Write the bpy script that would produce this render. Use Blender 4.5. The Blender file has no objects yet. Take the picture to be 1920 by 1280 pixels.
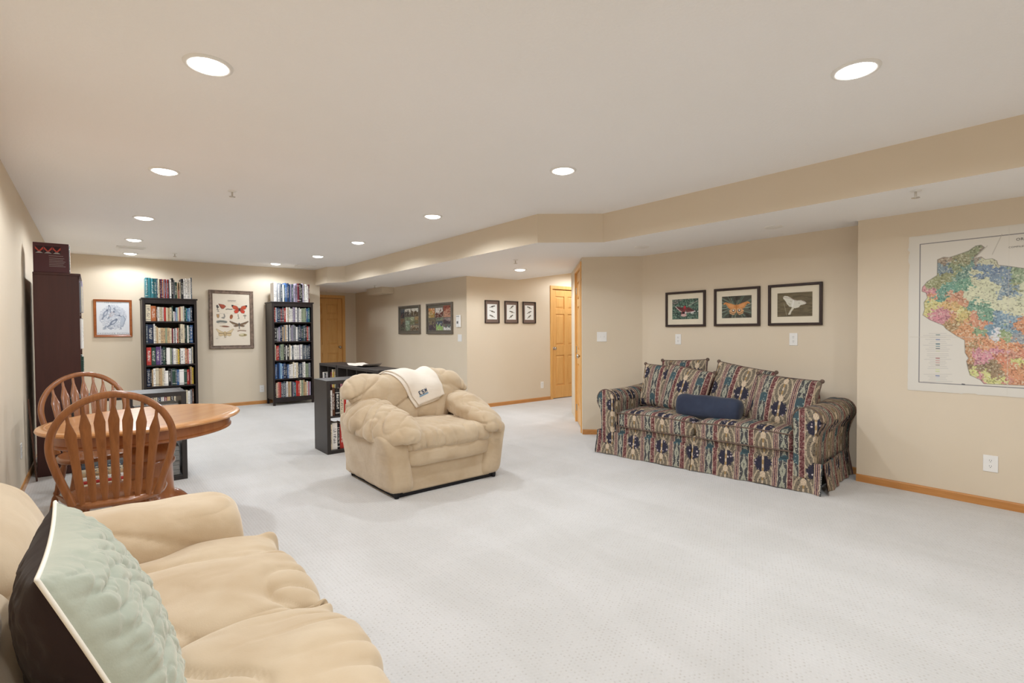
import bpy, bmesh, math, random
import numpy as np
from mathutils import Matrix, Vector
from mathutils.bvhtree import BVHTree

SC = bpy.context.scene
COL = SC.collection
# ------------------------------------------------------------------ camera
CAM_H = 1.265
F_PX = 956.36
YAW, PITCH, ROLL = [math.radians(v) for v in (39.303, -1.1547, -0.3778)]
def cam_axes():
    fwd0 = Vector((math.sin(YAW), math.cos(YAW), 0)); right0 = Vector((math.cos(YAW), -math.sin(YAW), 0)); up0 = Vector((0, 0, 1))
    f = fwd0*math.cos(PITCH) + up0*math.sin(PITCH); u = up0*math.cos(PITCH) - fwd0*math.sin(PITCH)
    r = right0*math.cos(ROLL) + u*math.sin(ROLL); u2 = u*math.cos(ROLL) - right0*math.sin(ROLL)
    return r, u2, f
_r, _u, _f = cam_axes()
cam_data = bpy.data.cameras.new('camera'); cam_data.sensor_width = 36; cam_data.lens = 36*F_PX/1920
cam_data.clip_start = 0.03; cam_data.clip_end = 60
cam = bpy.data.objects.new('camera', cam_data); COL.objects.link(cam)
M = Matrix.Identity(4)
for i in range(3):
    M[i][0], M[i][1], M[i][2] = _r[i], _u[i], -_f[i]
M[2][3] = CAM_H
cam.matrix_world = M
SC.camera = cam
# ------------------------------------------------------------------ world, exposure
world = bpy.data.worlds.new('world'); SC.world = world; world.use_nodes = True
world.node_tree.nodes['Background'].inputs[0].default_value = (0.02, 0.02, 0.02, 1)
SC.view_settings.view_transform = 'Standard'; SC.view_settings.look = 'None'
SC.view_settings.gamma = 1.0; SC.view_settings.use_curve_mapping = False
SC.view_settings.exposure = 0.0
LAMP_W = 72.0            # watts of each recessed ceiling lamp
LAMP_COL = (0.87, 0.935, 1.0)
SC.cycles.diffuse_bounces = 8; SC.cycles.max_bounces = 12
SC.cycles.sample_clamp_indirect = 6

# ------------------------------------------------------------------ helpers: objects
def C(h):
    h = h.lstrip('#'); o = []
    for i in (0, 2, 4):
        v = int(h[i:i+2], 16)/255
        o.append(v/12.92 if v <= 0.04045 else ((v+0.055)/1.055)**2.4)
    return tuple(o)
def tag(o, label=None, cat=None, group=None, kind=None):
    if label: o['label'] = label
    if cat: o['category'] = cat
    if group: o['group'] = group
    if kind: o['kind'] = kind
    return o
def thing(name, label, cat, loc=(0, 0, 0), rz=0.0, group=None, kind=None):
    o = bpy.data.objects.new(name, None); COL.objects.link(o)
    o.empty_display_size = 0.1
    o.location = loc; o.rotation_euler = (0, 0, rz)
    return tag(o, label, cat, group, kind)
class MB:
    def __init__(s): s.v = []; s.f = []; s.m = []
    def add(s, v, f, mi=0, mat=None):
        n = len(s.v)
        if mat is not None: v = [tuple(mat @ Vector(p)) for p in v]
        s.v += [tuple(p) for p in v]; s.f += [tuple(i+n for i in q) for q in f]; s.m += [mi]*len(f)
        return s
    def box(s, x0, x1, y0, y1, z0, z1, b=0.003, mi=0, mat=None):
        b = max(0.0, min(b, 0.45*(x1-x0), 0.45*(y1-y0), 0.45*(z1-z0)))
        if b <= 1e-5:
            v = [(x, y, z) for z in (z0, z1) for y in (y0, y1) for x in (x0, x1)]
            f = [(0, 2, 3, 1), (4, 5, 7, 6), (0, 1, 5, 4), (2, 6, 7, 3), (0, 4, 6, 2), (1, 3, 7, 5)]
            return s.add(v, f, mi, mat)
        v = []; idx = {}
        for i, x in ((0, x0), (1, x1)):
            for j, y in ((0, y0), (1, y1)):
                for k, z in ((0, z0), (1, z1)):
                    sx, sy, sz = (1-2*i)*b, (1-2*j)*b, (1-2*k)*b
                    for a, p in (('x', (x, y+sy, z+sz)), ('y', (x+sx, y, z+sz)), ('z', (x+sx, y+sy, z))):
                        idx[(i, j, k, a)] = len(v); v.append(p)
        I = lambda i, j, k, a: idx[(i, j, k, a)]
        f = []
        for i in (0, 1):
            q = [I(i, 0, 0, 'x'), I(i, 1, 0, 'x'), I(i, 1, 1, 'x'), I(i, 0, 1, 'x')]; f.append(q if i else q[::-1])
            q = [I(0, i, 0, 'y'), I(1, i, 0, 'y'), I(1, i, 1, 'y'), I(0, i, 1, 'y')]; f.append(q if not i else q[::-1])
            q = [I(0, 0, i, 'z'), I(1, 0, i, 'z'), I(1, 1, i, 'z'), I(0, 1, i, 'z')]; f.append(q if i else q[::-1])
        c = Vector(((x0+x1)/2, (y0+y1)/2, (z0+z1)/2))
        def out(q):
            n = (Vector(v[q[1]])-Vector(v[q[0]])).cross(Vector(v[q[2]])-Vector(v[q[0]]))
            m = sum((Vector(v[t]) for t in q), Vector())/len(q)-c
            return q if n.dot(m) > 0 else q[::-1]
        for i in (0, 1):
            for j in (0, 1):
                f.append(out([I(i, j, 0, 'x'), I(i, j, 1, 'x'), I(i, j, 1, 'y'), I(i, j, 0, 'y')]))
                f.append(out([I(i, 0, j, 'x'), I(i, 1, j, 'x'), I(i, 1, j, 'z'), I(i, 0, j, 'z')]))
                f.append(out([I(0, i, j, 'y'), I(1, i, j, 'y'), I(1, i, j, 'z'), I(0, i, j, 'z')]))
                for k in (0, 1): f.append(out([I(i, j, k, 'x'), I(i, j, k, 'y'), I(i, j, k, 'z')]))
        return s.add(v, f, mi, mat)
    def tube(s, path, rad, n=10, closed=False, mi=0, sx=1.0, sy=1.0, up=(0, 0, 1), cap=True, shape=None):
        P = [Vector(p) for p in path]; m = len(P)
        if not hasattr(rad, '__len__'): rad = [rad]*m
        up = Vector(up); v = []; f = []
        for i, p in enumerate(P):
            a = P[(i-1) % m] if (closed or i > 0) else P[i]; b = P[(i+1) % m] if (closed or i < m-1) else P[i]
            t = (b-a).normalized(); side = t.cross(up)
            if side.length < 1e-4: side = t.cross(Vector((1, 0, 0)))
            side.normalize(); w = side.cross(t).normalized()
            r = rad[i]
            rx, ry = (r if hasattr(r, '__len__') else (r*sx, r*sy))
            for k in range(n):
                ang = 2*math.pi*(k+.5)/n; c_, s_ = math.cos(ang), math.sin(ang)
                if shape:   # superellipse
                    c_, s_ = math.copysign(abs(c_)**shape, c_), math.copysign(abs(s_)**shape, s_)
                v.append(p+side*c_*rx+w*s_*ry)
        for i in range(m if closed else m-1):
            j = (i+1) % m
            for k in range(n): f.append((i*n+k, i*n+(k+1) % n, j*n+(k+1) % n, j*n+k))
        if cap and not closed:
            f.append(tuple(range(n))[::-1]); f.append(tuple((m-1)*n+k for k in range(n)))
        return s.add(v, f, mi)
    def lathe(s, prof, c=(0, 0), n=32, mi=0, ex=1.0, ey=1.0, rot=0.0, caps=True):
        v = []; f = []; m = len(prof); cr, sr = math.cos(rot), math.sin(rot)
        for r, z in prof:
            for k in range(n):
                a = 2*math.pi*k/n; x, y = r[0]*math.cos(a) if hasattr(r, '__len__') else r*ex*math.cos(a), r[1]*math.sin(a) if hasattr(r, '__len__') else r*ey*math.sin(a)
                v.append((c[0]+x*cr-y*sr, c[1]+x*sr+y*cr, z))
        for i in range(m-1):
            for k in range(n): f.append((i*n+k, i*n+(k+1) % n, (i+1)*n+(k+1) % n, (i+1)*n+k))
        if caps:
            f.append(tuple(range(n))[::-1]); f.append(tuple((m-1)*n+k for k in range(n)))
        return s.add(v, f, mi)
    def prism(s, poly, z0, z1, mi=0, mside=None, mat=None):
        n = len(poly); v = [(x, y, z0) for x, y in poly]+[(x, y, z1) for x, y in poly]
        s.add(v, [tuple(range(n))[::-1], tuple(range(n, 2*n))], mi, mat)
        return s.add(v, [(i, (i+1) % n, n+(i+1) % n, n+i) for i in range(n)], mi if mside is None else mside, mat)
    def build(s, name, mats, parent=None, smooth=False, uv=None, fix=False):
        me = bpy.data.meshes.new(name); me.from_pydata(s.v, [], s.f)
        for mm in (mats if isinstance(mats, (list, tuple)) else [mats]): me.materials.append(mm)
        if any(s.m): me.polygons.foreach_set('material_index', s.m)
        if fix:
            bm = bmesh.new(); bm.from_mesh(me); bmesh.ops.recalc_face_normals(bm, faces=bm.faces); bm.to_mesh(me); bm.free()
        if smooth is True: me.polygons.foreach_set('use_smooth', [True]*len(me.polygons))
        elif smooth: me.shade_smooth() if False else smooth_by_angle(me, smooth)
        if uv is not None: set_uv(me, uv)
        me.update()
        o = bpy.data.objects.new(name, me); COL.objects.link(o)
        if parent is not None: o.parent = parent
        return o
def smooth_by_angle(me, deg):
    bm = bmesh.new(); bm.from_mesh(me); lim = math.radians(deg)
    for f in bm.faces: f.smooth = True
    for e in bm.edges:
        if len(e.link_faces) == 2 and e.calc_face_angle(0) > lim: e.smooth = False
    bm.to_mesh(me); bm.free()
def set_uv(me, fn):
    """fn: array of vertex positions -> array (n,2)."""
    co = np.empty(len(me.vertices)*3); me.vertices.foreach_get('co', co); uv = np.asarray(fn(co.reshape(-1, 3)))
    li = np.empty(len(me.loops), dtype=np.int32); me.loops.foreach_get('vertex_index', li)
    lay = me.uv_layers.new(name='uv'); lay.data.foreach_set('uv', uv[li].astype(np.float32).ravel())
def mesh_np(name, V, Fq, mats, parent=None, smooth=True, uv=None):
    me = bpy.data.meshes.new(name); me.from_pydata([tuple(p) for p in V], [], [tuple(int(i) for i in q) for q in Fq])
    for mm in (mats if isinstance(mats, (list, tuple)) else [mats]): me.materials.append(mm)
    if smooth: me.polygons.foreach_set('use_smooth', [True]*len(me.polygons))
    if uv is not None:
        if callable(uv): set_uv(me, uv)
        else: set_uv(me, lambda co: uv)
    me.update()
    o = bpy.data.objects.new(name, me); COL.objects.link(o)
    if parent is not None: o.parent = parent
    return o
def copy_tree(root):
    r = root.copy(); COL.objects.link(r)
    for ch in list(root.children):
        c = ch.copy(); COL.objects.link(c); c.parent = r
        for g in list(ch.children):
            d = g.copy(); COL.objects.link(d); d.parent = c
    return r
def box_obj(name, x0, x1, y0, y1, z0, z1, m, parent=None, b=0.003):
    return MB().box(x0, x1, y0, y1, z0, z1, b).build(name, m, parent)

# ------------------------------------------------------------------ helpers: numpy shapes and noise
def _hash(ix, iy, iz, seed):
    h = (ix*374761393 + iy*668265263 + iz*2147483647 + seed*974634777) & 0xFFFFFFFF
    h = ((h ^ (h >> 13))*1274126177) & 0xFFFFFFFF
    return ((h ^ (h >> 16)) & 0xFFFF)/65535.0
def vnoise(P, seed=0):
    P = np.asarray(P, float); I = np.floor(P).astype(np.int64); f = P-I; f = f*f*(3-2*f)
    r = 0
    for dx in (0, 1):
        for dy in (0, 1):
            for dz in (0, 1):
                w = (f[:, 0] if dx else 1-f[:, 0])*(f[:, 1] if dy else 1-f[:, 1])*(f[:, 2] if dz else 1-f[:, 2])
                r = r + w*_hash(I[:, 0]+dx, I[:, 1]+dy, I[:, 2]+dz, seed)
    return r*2-1
def fbm(P, seed=0, o=3):
    r = 0; a = 1.0
    for i in range(o): r = r+a*vnoise(np.asarray(P)*2**i, seed+i*17); a *= .5
    return r
def ridge(P, seed=0): return 1-2*np.abs(vnoise(P, seed))
def cubegrid(nx, ny, nz):
    V = []; Fq = []; key = {}
    def vid(p):
        k = (round(p[0], 6), round(p[1], 6), round(p[2], 6))
        if k not in key: key[k] = len(V); V.append(p)
        return key[k]
    L = lambda n: [-1+2*i/n for i in range(n+1)]
    ax, ay, az = L(nx), L(ny), L(nz)
    def face(A, B, fn):
        for i in range(len(A)-1):
            for j in range(len(B)-1):
                Fq.append([vid(fn(A[i], B[j])), vid(fn(A[i+1], B[j])), vid(fn(A[i+1], B[j+1])), vid(fn(A[i], B[j+1]))])
    face(ax, ay, lambda a, b: (a, b, 1.0)); face(ay, ax, lambda a, b: (b, a, -1.0))
    face(ay, az, lambda a, b: (1.0, a, b)); face(az, ay, lambda a, b: (-1.0, b, a))
    face(az, ax, lambda a, b: (b, 1.0, a)); face(ax, az, lambda a, b: (a, -1.0, b))
    return np.array(V), np.array(Fq)
def puff(n, half, p=4.0):
    """cube grid rounded to a superellipsoid of the given half sizes; p: one power, or one for each axis."""
    V, Fq = cubegrid(*n)
    V = np.sin(V*math.pi/2*0.96)/math.sin(math.pi/2*0.96)
    pw = np.array(p if hasattr(p, '__len__') else (p, p, p), float)
    s = (np.abs(V)**pw).sum(1); pm = pw.max()
    for _ in range(12):   # scale every ray to the surface sum|x|^p = 1
        k = (np.abs(V)**pw).sum(1); V = V*(k**(-1/pm))[:, None]
    return V*np.array(half), Fq, V.copy()
def vnormals(V, Fq):
    N = np.zeros_like(V); a, b, c, d = (V[Fq[:, i]] for i in range(4))
    n = np.cross(c-a, d-b)
    for i in range(4): np.add.at(N, Fq[:, i], n)
    return N/(np.linalg.norm(N, axis=1)[:, None]+1e-12)
def rotm(rx=0, ry=0, rz=0):
    cx, sx, cy, sy, cz, sz = (f(a) for a in (rx, ry, rz) for f in (math.cos, math.sin))
    X = np.array([[1, 0, 0], [0, cx, -sx], [0, sx, cx]]); Y = np.array([[cy, 0, sy], [0, 1, 0], [-sy, 0, cy]]); Z = np.array([[cz, -sz, 0], [sz, cz, 0], [0, 0, 1]])
    return Z @ Y @ X
def sstep(a, b, x): t = np.clip((x-a)/(b-a), 0, 1); return t*t*(3-2*t)
def catmull(pts, n=8, closed=False):
    P = [np.array(p, float) for p in pts]; out = []; m = len(P)
    for i in range(m if closed else m-1):
        p0 = P[i-1] if (closed or i > 0) else 2*P[0]-P[1]; p1 = P[i]; p2 = P[(i+1) % m]; p3 = P[(i+2) % m] if (closed or i+2 < m) else 2*P[-1]-P[-2]
        for k in range(n):
            t = k/n; out.append(.5*((2*p1)+(-p0+p2)*t+(2*p0-5*p1+4*p2-p3)*t*t+(-p0+3*p1-3*p2+p3)*t**3))
    if not closed: out.append(P[-1])
    return [tuple(p) for p in out]

# ------------------------------------------------------------------ helpers: materials
class S:
    def __init__(s, nt, sock): s.nt = nt; s.k = sock
    def _m(s, op, b=None, c=None, rev=False):
        n = s.nt.nodes.new('ShaderNodeMath'); n.operation = op
        a, bb = (s, b) if not rev else (b, s)
        for i, x in enumerate((a, bb, c)):
            if x is None: continue
            if isinstance(x, S): s.nt.links.new(x.k, n.inputs[i])
            else: n.inputs[i].default_value = x
        return S(s.nt, n.outputs[0])
    def __add__(s, o): return s._m('ADD', o)
    __radd__ = __add__
    def __sub__(s, o): return s._m('SUBTRACT', o)
    def __rsub__(s, o): return s._m('SUBTRACT', o, rev=True)
    def __mul__(s, o): return s._m('MULTIPLY', o)
    __rmul__ = __mul__
    def __truediv__(s, o): return s._m('DIVIDE', o)
    def gt(s, o): return s._m('GREATER_THAN', o)
    def lt(s, o): return s._m('LESS_THAN', o)
    def fr(s): return s._m('FRACT')
    def ab(s): return s._m('ABSOLUTE')
    def sin(s): return s._m('SINE')
    def sq(s): return s*s
    def sqrt(s): return s._m('SQRT')
    def mn(s, o): return s._m('MINIMUM', o)
    def mx(s, o): return s._m('MAXIMUM', o)
    def rng(s, a, b, c=0.0, d=1.0):
        n = s.nt.nodes.new('ShaderNodeMapRange'); s.nt.links.new(s.k, n.inputs[0])
        for i, x in enumerate((a, b, c, d)): n.inputs[1+i].default_value = x
        return S(s.nt, n.outputs[0])
    def band(s, a, b): return s.gt(a)*s.lt(b)
class Mat:
    def __init__(s, name, rough=0.6, spec=0.3, coat=0.0, sheen=0.0):
        s.m = bpy.data.materials.new(name); s.m.use_nodes = True; s.nt = s.m.node_tree
        s.p = s.nt.nodes['Principled BSDF']; s.p.inputs['Roughness'].default_value = rough
        s.p.inputs['Specular IOR Level'].default_value = spec
        if coat: s.p.inputs['Coat Weight'].default_value = coat; s.p.inputs['Coat Roughness'].default_value = .15
        if sheen: s.p.inputs['Sheen Weight'].default_value = sheen; s.p.inputs['Sheen Roughness'].default_value = .5
    def node(s, t): return s.nt.nodes.new(t)
    def coord(s, which='Object'): return s.node('ShaderNodeTexCoord').outputs[which]
    def uv(s):
        n = s.node('ShaderNodeUVMap'); n.uv_map = 'uv'; return n.outputs[0]
    def map(s, vec, scale=(1, 1, 1), rot=(0, 0, 0), loc=(0, 0, 0)):
        n = s.node('ShaderNodeMapping'); s.nt.links.new(vec, n.inputs[0])
        n.inputs[1].default_value = loc; n.inputs[2].default_value = rot; n.inputs[3].default_value = scale; return n.outputs[0]
    def sep(s, vec):
        n = s.node('ShaderNodeSeparateXYZ'); s.nt.links.new(vec, n.inputs[0]); return [S(s.nt, n.outputs[i]) for i in range(3)]
    def comb(s, x, y, z=0.0):
        n = s.node('ShaderNodeCombineXYZ')
        for i, q in enumerate((x, y, z)):
            if isinstance(q, S): s.nt.links.new(q.k, n.inputs[i])
            else: n.inputs[i].default_value = q
        return n.outputs[0]
    def noise(s, vec, scale=5, detail=3, rough=.5, dist=0.0):
        n = s.node('ShaderNodeTexNoise'); s.nt.links.new(vec, n.inputs['Vector']); n.inputs['Scale'].default_value = scale
        n.inputs['Detail'].default_value = detail; n.inputs['Roughness'].default_value = rough; n.inputs['Distortion'].default_value = dist
        return S(s.nt, n.outputs[0])
    def voro(s, vec, scale=5, feature='F1', rnd=1.0):
        n = s.node('ShaderNodeTexVoronoi'); s.nt.links.new(vec, n.inputs['Vector']); n.feature = feature
        n.inputs['Scale'].default_value = scale; n.inputs['Randomness'].default_value = rnd
        return S(s.nt, n.outputs[0])
    def mix(s, fac, a, b):
        n = s.node('ShaderNodeMix'); n.data_type = 'RGBA'
        if isinstance(fac, S): s.nt.links.new(fac.k, n.inputs[0])
        else: n.inputs[0].default_value = fac
        for i, q in ((6, a), (7, b)):
            if isinstance(q, tuple): n.inputs[i].default_value = (*q[:3], 1)
            else: s.nt.links.new(q, n.inputs[i])
        return n.outputs[2]
    def color(s, c):
        if isinstance(c, tuple): s.p.inputs['Base Color'].default_value = (*c[:3], 1)
        else: s.nt.links.new(c, s.p.inputs['Base Color'])
        return s
    def bump(s, hgt, strength=.3, dist=.01):
        n = s.node('ShaderNodeBump'); n.inputs['Strength'].default_value = strength; n.inputs['Distance'].default_value = dist
        s.nt.links.new(hgt.k, n.inputs['Height']); s.nt.links.new(n.outputs[0], s.p.inputs['Normal']); return s
    def rough(s, sock): s.nt.links.new(sock.k, s.p.inputs['Roughness']); return s
def plain(name, col, rough=.6, spec=.3, var=.06, scale=8.0, metal=0.0, coat=0.0):
    m = Mat(name, rough, spec, coat); c = C(col) if isinstance(col, str) else col
    n = m.noise(m.coord(), scale, 3)
    m.color(m.mix(n.rng(.3, .7), tuple(x*(1-var) for x in c), tuple(min(1, x*(1+var)) for x in c)))
    if metal: m.p.inputs['Metallic'].default_value = metal
    return m.m
def wood(name, dark, light, scale=(3, 3, 28), axis='z', rough=.35, coat=.25, ring=6.0):
    m = Mat(name, rough, .35, coat); sc = {'x': (1, 14, 14), 'y': (14, 1, 14), 'z': (14, 14, 1)}[axis]
    v = m.map(m.coord(), tuple(q*ring/6 for q in sc))
    n = m.noise(v, 2.2, 4, .6, .6); n2 = m.noise(v, 9.0, 2, .5)
    m.color(m.mix((n*.75+n2*.25).rng(.3, .7), C(dark), C(light)))
    m.bump(n2, .08, .002)
    return m.m
# ------------------------------------------------------------------ materials of the room
def mk_wall():
    m = Mat('wall_paint', .75, .2); n = m.noise(m.coord(), 1.3, 3); n2 = m.noise(m.coord(), 220, 2)
    m.color(m.mix(n.rng(.3, .7), C('dacbb4'), C('dcceb9'))); m.bump(n2, .05, .002); return m.m
def mk_ceiling():
    m = Mat('ceiling_paint', .85, .15); n = m.noise(m.coord(), 70, 3, .6); n2 = m.noise(m.coord(), 1.1, 2)
    m.color(m.mix(n2.rng(.3, .7), C('f4f2f0'), C('f6f4f3'))); m.bump(n, .45, .005); return m.m
def mk_carpet():
    m = Mat('carpet', .95, .1, sheen=.3); c = m.coord(); x, y, z = m.sep(c)
    # rows of small tufts with pin holes
    px = (x*55); py = (y*55+px._m('FLOOR')*.5)
    dx = px.fr()-.5; dy = py.fr()-.5
    d = (dx*dx+dy*dy).sqrt()
    rnd = m.noise(m.comb(px._m('FLOOR'), py._m('FLOOR'), 0.0), 3.7, 0)
    hole = d.rng(.30, .08)*rnd.rng(.46, .62)
    big = m.noise(m.map(c, (1.2, .35, 1), (0, 0, .55)), 2.4, 3, .55, .8)   # vacuum tracks in the pile
    big2 = m.noise(m.map(c, (.4, 1.5, 1), (0, 0, -.5)), 2.0, 2, .5, .4)
    fine = m.noise(c, 160, 2)
    col = m.mix((big*.6+big2*.4).rng(.38, .62), C('c7c5c2'), C('d0cecc'))
    col = m.mix(hole*.45, col, C('9f968c')); col = m.mix(fine.rng(.3, .7)*.12, col, C('b9b1a8'))
    m.color(col); m.bump(d.rng(.55, .1)*-.6+fine*.5, .35, .006); return m.m
M_WALL = mk_wall(); M_CEIL = mk_ceiling(); M_CARPET = mk_carpet()
M_OAKTRIM = wood('oak_trim', 'b5793f', 'cd9355', axis='y')
M_OAKTRIMX = wood('oak_trim_x', 'b5793f', 'cd9355', axis='x')
M_DOOR = wood('oak_door', 'd9a25c', 'e8b873', axis='z', rough=.4)
M_WHITE = plain('white_plastic', 'eceae6', .35, .4, .02)
M_GREYP = plain('grey_plastic', '6f6f6e', .4, .4, .03)
M_CHROME = plain('brushed_nickel', 'c9c4bb', .25, .5, .03, metal=1.0)
M_BLACK = plain('black_plastic', '17161a', .5, .3, .05)

ZC, ZS = 2.446, 2.1575
YB, XL = 9.87, -.47
def struct(name, o, label, cat):
    o.name = name; return tag(o, label, cat, kind='structure')
struct('floor', MB().box(-.6, 8.5, -2.8, 11.6, -.12, 0, 0).build('floor', M_CARPET), 'pale cream carpet covering the whole basement floor', 'floor')
struct('ceiling', MB().box(-.6, 8.5, -2.8, 11.6, ZC, ZC+.1, 0).build('ceiling', M_CEIL), 'white textured main ceiling with recessed lights', 'ceiling')
sof = [(4.0, -2.7), (4.0, 3.42), (3.483, 3.835), (3.483, 8.96), (3.262, 9.245), (3.262, 11.5), (4.85, 11.5), (4.85, 6.93), (5.72, 6.93), (5.72, 5.45), (5.3, 4.7), (5.3, -2.7)]
struct('ceiling_soffit', MB().prism(sof[::-1], ZS, ZC+.01, 0, 1).build('ceiling_soffit', [M_CEIL, M_WALL], fix=True), 'dropped tan soffit stepping along the right side of ceiling', 'soffit')

def wall(name, label, p0, p1, side=1, t=.1, openings=(), z1=None):
    """visible face runs p0->p1; the body lies to the right (side=1) or left (-1) of that direction."""
    z1 = ZC if z1 is None else z1
    d = Vector((p1[0]-p0[0], p1[1]-p0[1], 0)); L = d.length; d.normalize(); n = Vector((d.y, -d.x, 0))*side
    M = Matrix(((d.x, n.x, 0, p0[0]), (d.y, n.y, 0, p0[1]), (0, 0, 1, 0), (0, 0, 0, 1)))
    mb = MB(); s = 0.0
    for a, b, zt in sorted(openings):
        mb.box(s, a, 0, t, 0, z1, 0, mat=M); mb.box(a, b, 0, t, zt, z1, 0, mat=M); s = b
    mb.box(s, L, 0, t, 0, z1, 0, mat=M)
    return struct(name, mb.build(name, M_WALL, fix=True), label, 'wall')
wall('wall_left', 'tan painted wall running along the left side', (XL, -2.7), (XL, YB+.1), -1)
wall('wall_back', 'tan painted end wall behind the tall bookcases', (XL-.1, YB), (3.345, YB), -1)
wall('wall_alcove_side', 'tan wall beside the far alcove door, seen edge on', (3.345, YB+.004), (3.345, 11.43), -1)
wall('wall_alcove_back', 'shaded tan wall around the far brown door', (3.345, 11.33), (4.75, 11.33), -1, openings=[(.185, .99, 2.035)])
wall('wall_collage', 'tan wall holding the two photo collages', (4.65, 11.33), (4.65, 6.834), -1)
wall('wall_bird', 'tan wall holding three small bird prints', (4.653, 6.83), (8.4, 6.83), -1, openings=[(1.902, 2.672, 2.045)])
wall('wall_hall_end', 'tan wall at the end of the side hall', (8.3, 6.83), (8.3, 5.5), -1)
CL0, CL1 = Vector((4.60, 4.27, 0)), Vector((5.72, 5.53, 0))
wall('wall_hall_side', 'tan wall on the near side of the side hall', (5.72, 5.53), (8.3, 5.53), 1)
wall('wall_closet', 'narrow wall with the closet door, seen nearly edge on', (4.60, 4.27), (5.72, 5.53), 1, openings=[(.115, .885, 2.06)])
wall('wall_return', 'short angled tan wall with the light switch', (4.60, 4.27), (5.115, 3.765), -1, t=.08)
wall('wall_sofa', 'tan alcove wall behind the patterned sofa', (5.115, 3.765), (5.115, 1.46), -1)
wall('wall_step', 'short tan wall returning beside the sofa alcove', (4.903, 1.46), (5.215, 1.46), 1)
wall('wall_right', 'tan wall holding the big coloured map', (4.9, 1.46), (4.9, -2.7), -1)
wall('wall_near', 'tan wall behind the viewer', (XL-.1, -2.6), (5.0, -2.6), 1)

def baseboard(name, label, p0, p1, side=1):
    """lies on the visible side of a wall line p0->p1."""
    d = Vector((p1[0]-p0[0], p1[1]-p0[1], 0)); L = d.length; d.normalize(); n = Vector((d.y, -d.x, 0))*side
    M = Matrix(((d.x, n.x, 0, p0[0]), (d.y, n.y, 0, p0[1]), (0, 0, 1, 0), (0, 0, 0, 1)))
    mb = MB().box(0, L, 0, .012, 0, .05, 0, mat=M)
    prof = [(0, .05), (.012, .05), (.009, .057), (.004, .060), (0, .060)]
    v = [(s, y, z) for s in (0, L) for y, z in prof]; k = len(prof)
    mb.add(v, [tuple(range(k)), tuple(range(k, 2*k))[::-1]]+[(i, k+i, k+(i+1) % k, (i+1) % k) for i in range(k)], mat=M)
    return struct(name, mb.build(name, M_OAKTRIM if abs(d.y) > abs(d.x) else M_OAKTRIMX, fix=True), label, 'baseboard')
baseboard('baseboard_left', 'oak baseboard along the left wall', (XL, -2.6), (XL, YB))
baseboard('baseboard_back', 'oak baseboard along the end wall under the insect poster', (XL, YB), (3.345, YB))
baseboard('baseboard_collage', 'oak baseboard under the photo collages', (4.65, 11.33), (4.65, 6.83))
baseboard('baseboard_bird', 'oak baseboard under the bird prints', (4.65, 6.83), (6.49, 6.83))
baseboard('baseboard_return', 'short oak baseboard under the light switch', (4.60, 4.27), (5.115, 3.765))
baseboard('baseboard_sofa', 'oak baseboard behind the patterned sofa', (5.115, 3.765), (5.115, 1.46))
baseboard('baseboard_right', 'oak baseboard under the big map', (4.9, 1.46), (4.9, -2.6))

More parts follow.
